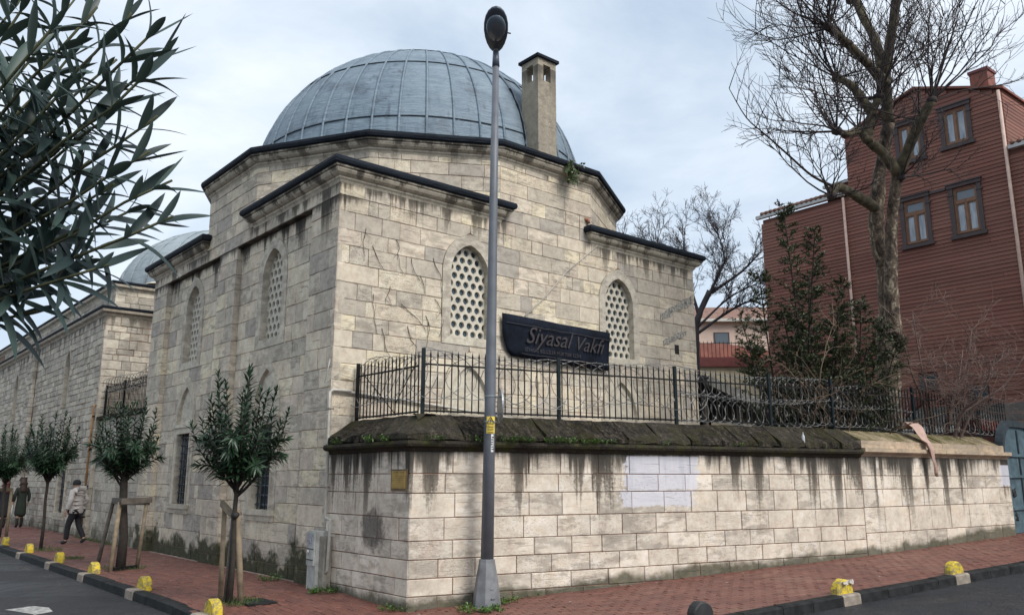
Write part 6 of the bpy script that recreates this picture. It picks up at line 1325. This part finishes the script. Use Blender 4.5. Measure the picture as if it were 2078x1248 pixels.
def woman(x, y, hdg, label, hair, coat, h, bag=False):
    t = thing('person', label, 'person'); k_ = h / 1.66
    nd = [(0, 0, .90, .12), (0, 0, 1.12, .11), (0, .01, 1.28, .115), (0, .02, 1.39, .06), (0, .03, 1.44, .045), (0, .04, 1.50, .07), (0, .05, 1.555, .088), (0, .04, 1.62, .055)]; ed = [(i, i + 1) for i in range(7)]
    for s_ in (-1, 1):
        chain(nd, ed, [(s_ * .08, 0, .84, .085), (s_ * .085, .04 * s_, .48, .058), (s_ * .085, .06 * s_, .10, .042), (s_ * .085, .06 * s_ + .06, .035, .036), (s_ * .085, .06 * s_ + .13, .03, .03)], 0)
        w = chain(nd, ed, [(s_ * .16, .0, 1.33, .05), (s_ * .22, -.02, 1.08, .042), (s_ * .23, .05, .86, .030), (s_ * .23, .06, .80, .030)], 2); hand(nd, ed, w, 0, s_)
    skinned('body', [tuple(c * k_ for c in n[:3]) + (n[3] * k_,) for n in nd], ed, 'skin', t, 1)
    sk = lambda L: [tuple(c * k_ for c in n[:3]) + (tuple(r_ * k_ for r_ in n[3]) if isinstance(n[3], tuple) else n[3] * k_,) for n in L]
    nd = [(0, 0, 1.05, (.165, .135)), (0, 0, 1.22, (.17, .135)), (0, .01, 1.36, (.12, .10)), (0, .02, 1.42, .075), (0, 0, .80, (.185, .16)), (0, 0, .55, (.20, .175)), (0, 0, .34, (.205, .18))]; ed = [(0, 1), (1, 2), (2, 3), (0, 4), (4, 5), (5, 6)]
    for s_ in (-1, 1): chain(nd, ed, [(s_ * .17, .0, 1.32, .068), (s_ * .23, -.02, 1.08, .06), (s_ * .235, .04, .88, .05)], 1)
    skinned('coat', sk(nd), ed, coat, t)
    for s_ in (-1, 1): skinned('boot', sk([(s_ * .085, .045 * s_, .36, .06), (s_ * .085, .06 * s_, .12, .05), (s_ * .085, .06 * s_ + .03, .05, .048), (s_ * .085, .06 * s_ + .14, .035, .038)]), [(0, 1), (1, 2), (2, 3)], 'shoe_dark', t)
    skinned('hair', sk([(0, .0, 1.58, (.115, .11)), (0, -.04, 1.48, (.12, .09)), (0, -.10, 1.34, (.13, .06)), (0, -.125, 1.18, (.11, .05)), (0, .03, 1.635, .08)]), [(0, 1), (1, 2), (2, 3), (0, 4)], hair, t)
    place(t, x, y, hdg)
    if bag: b = MB(); b.tube([(-.25, .04, .80), (-.27, .05, .60), (-.25, .04, .38)], [.012, .035, .03], 8); b.obj('rolled_paper', 'cloth_white', t)
woman(-.42, 22.2, radians(4), 'person with long dark hair in a dark green coat beside the stone wall', 'hair_brown', 'cloth_green', 1.70, True)
woman(-1.02, 21.9, radians(6), 'person with red-brown hair in a long black coat beside the far stake', 'hair_red', 'cloth_black', 1.68)

dc = thing('dried_creeper', 'dried creeper stems clinging to the stone wall beside the building corner', 'creeper'); rnd = random.Random(301); q = MB()
for (x, z) in ((.55, 6.2), (.7, 5.9), (1.2, 6.1), (1.55, 5.8), (1.75, 5.5), (2.05, 5.9), (1.1, 5.2), (1.35, 4.9), (.75, 5.0), (1.9, 4.75), (1.5, 4.5), (.95, 4.4), (2.1, 5.1)):
    p = Vector((x, -.012, z)); d = Vector((rnd.uniform(.1, .6), 0, -1)).normalized(); pts = [p]
    for i in range(rnd.randint(4, 9)): d = (d + Vector((rnd.gauss(0, .28), 0, rnd.gauss(0, .2)))).normalized(); p = p + d * .09; pts.append(Vector((p.x, -.016 + rnd.uniform(-.014, .006), p.z)))
    q.tube(pts, [.006 * (1 - .6 * i / len(pts)) for i in range(len(pts))], 4, False)
    for i in range(2): k_ = rnd.randint(1, len(pts) - 2); e_ = pts[k_] + Vector((rnd.uniform(-.14, .14), -.004, -rnd.uniform(.06, .2))); q.tube([pts[k_], e_], .003, 3, False)
o = q.obj('stem', 'twig_dark', dc); o['kind'] = 'stuff'

# fallen leaves and litter on pavement and gutter
rnd = random.Random(401); q = MB()
for i in range(260):
    if rnd.random() < .5: x, y = rnd.uniform(-2.6, -.05), rnd.uniform(-2.2, 14)
    else:
        t = rnd.uniform(0, 13); p = K0 + WD * t + N1 * abs(rnd.gauss(0, 1.2)); x, y = p.x, p.y
    z = pav(x, y) + (.006 if inpoly(x, y) and x > KX + .12 else ROAD + .006); a = rnd.random() * 6.28; l = rnd.uniform(.012, .045); d = Vector((cos(a), sin(a), rnd.uniform(-.1, .3))); add_leaf(q, Vector((x, y, z)), d, ZV, l * 1.6, l * .7, .05, rnd.random())
k = NT('litter'); t = k.tone(); M['litter'] = k.fin(k.ramp(t, [(0, (.10, .06, .025)), (.4, (.17, .11, .05)), (.7, (.05, .06, .02)), (.85, (.45, .43, .40)), (1, (.3, .25, .2))], 'CONSTANT'), .8)
tag(q.obj('fallen_leaves', 'litter'), 'scattered fallen leaves and litter on the red pavers', 'leaves', None, 'stuff')
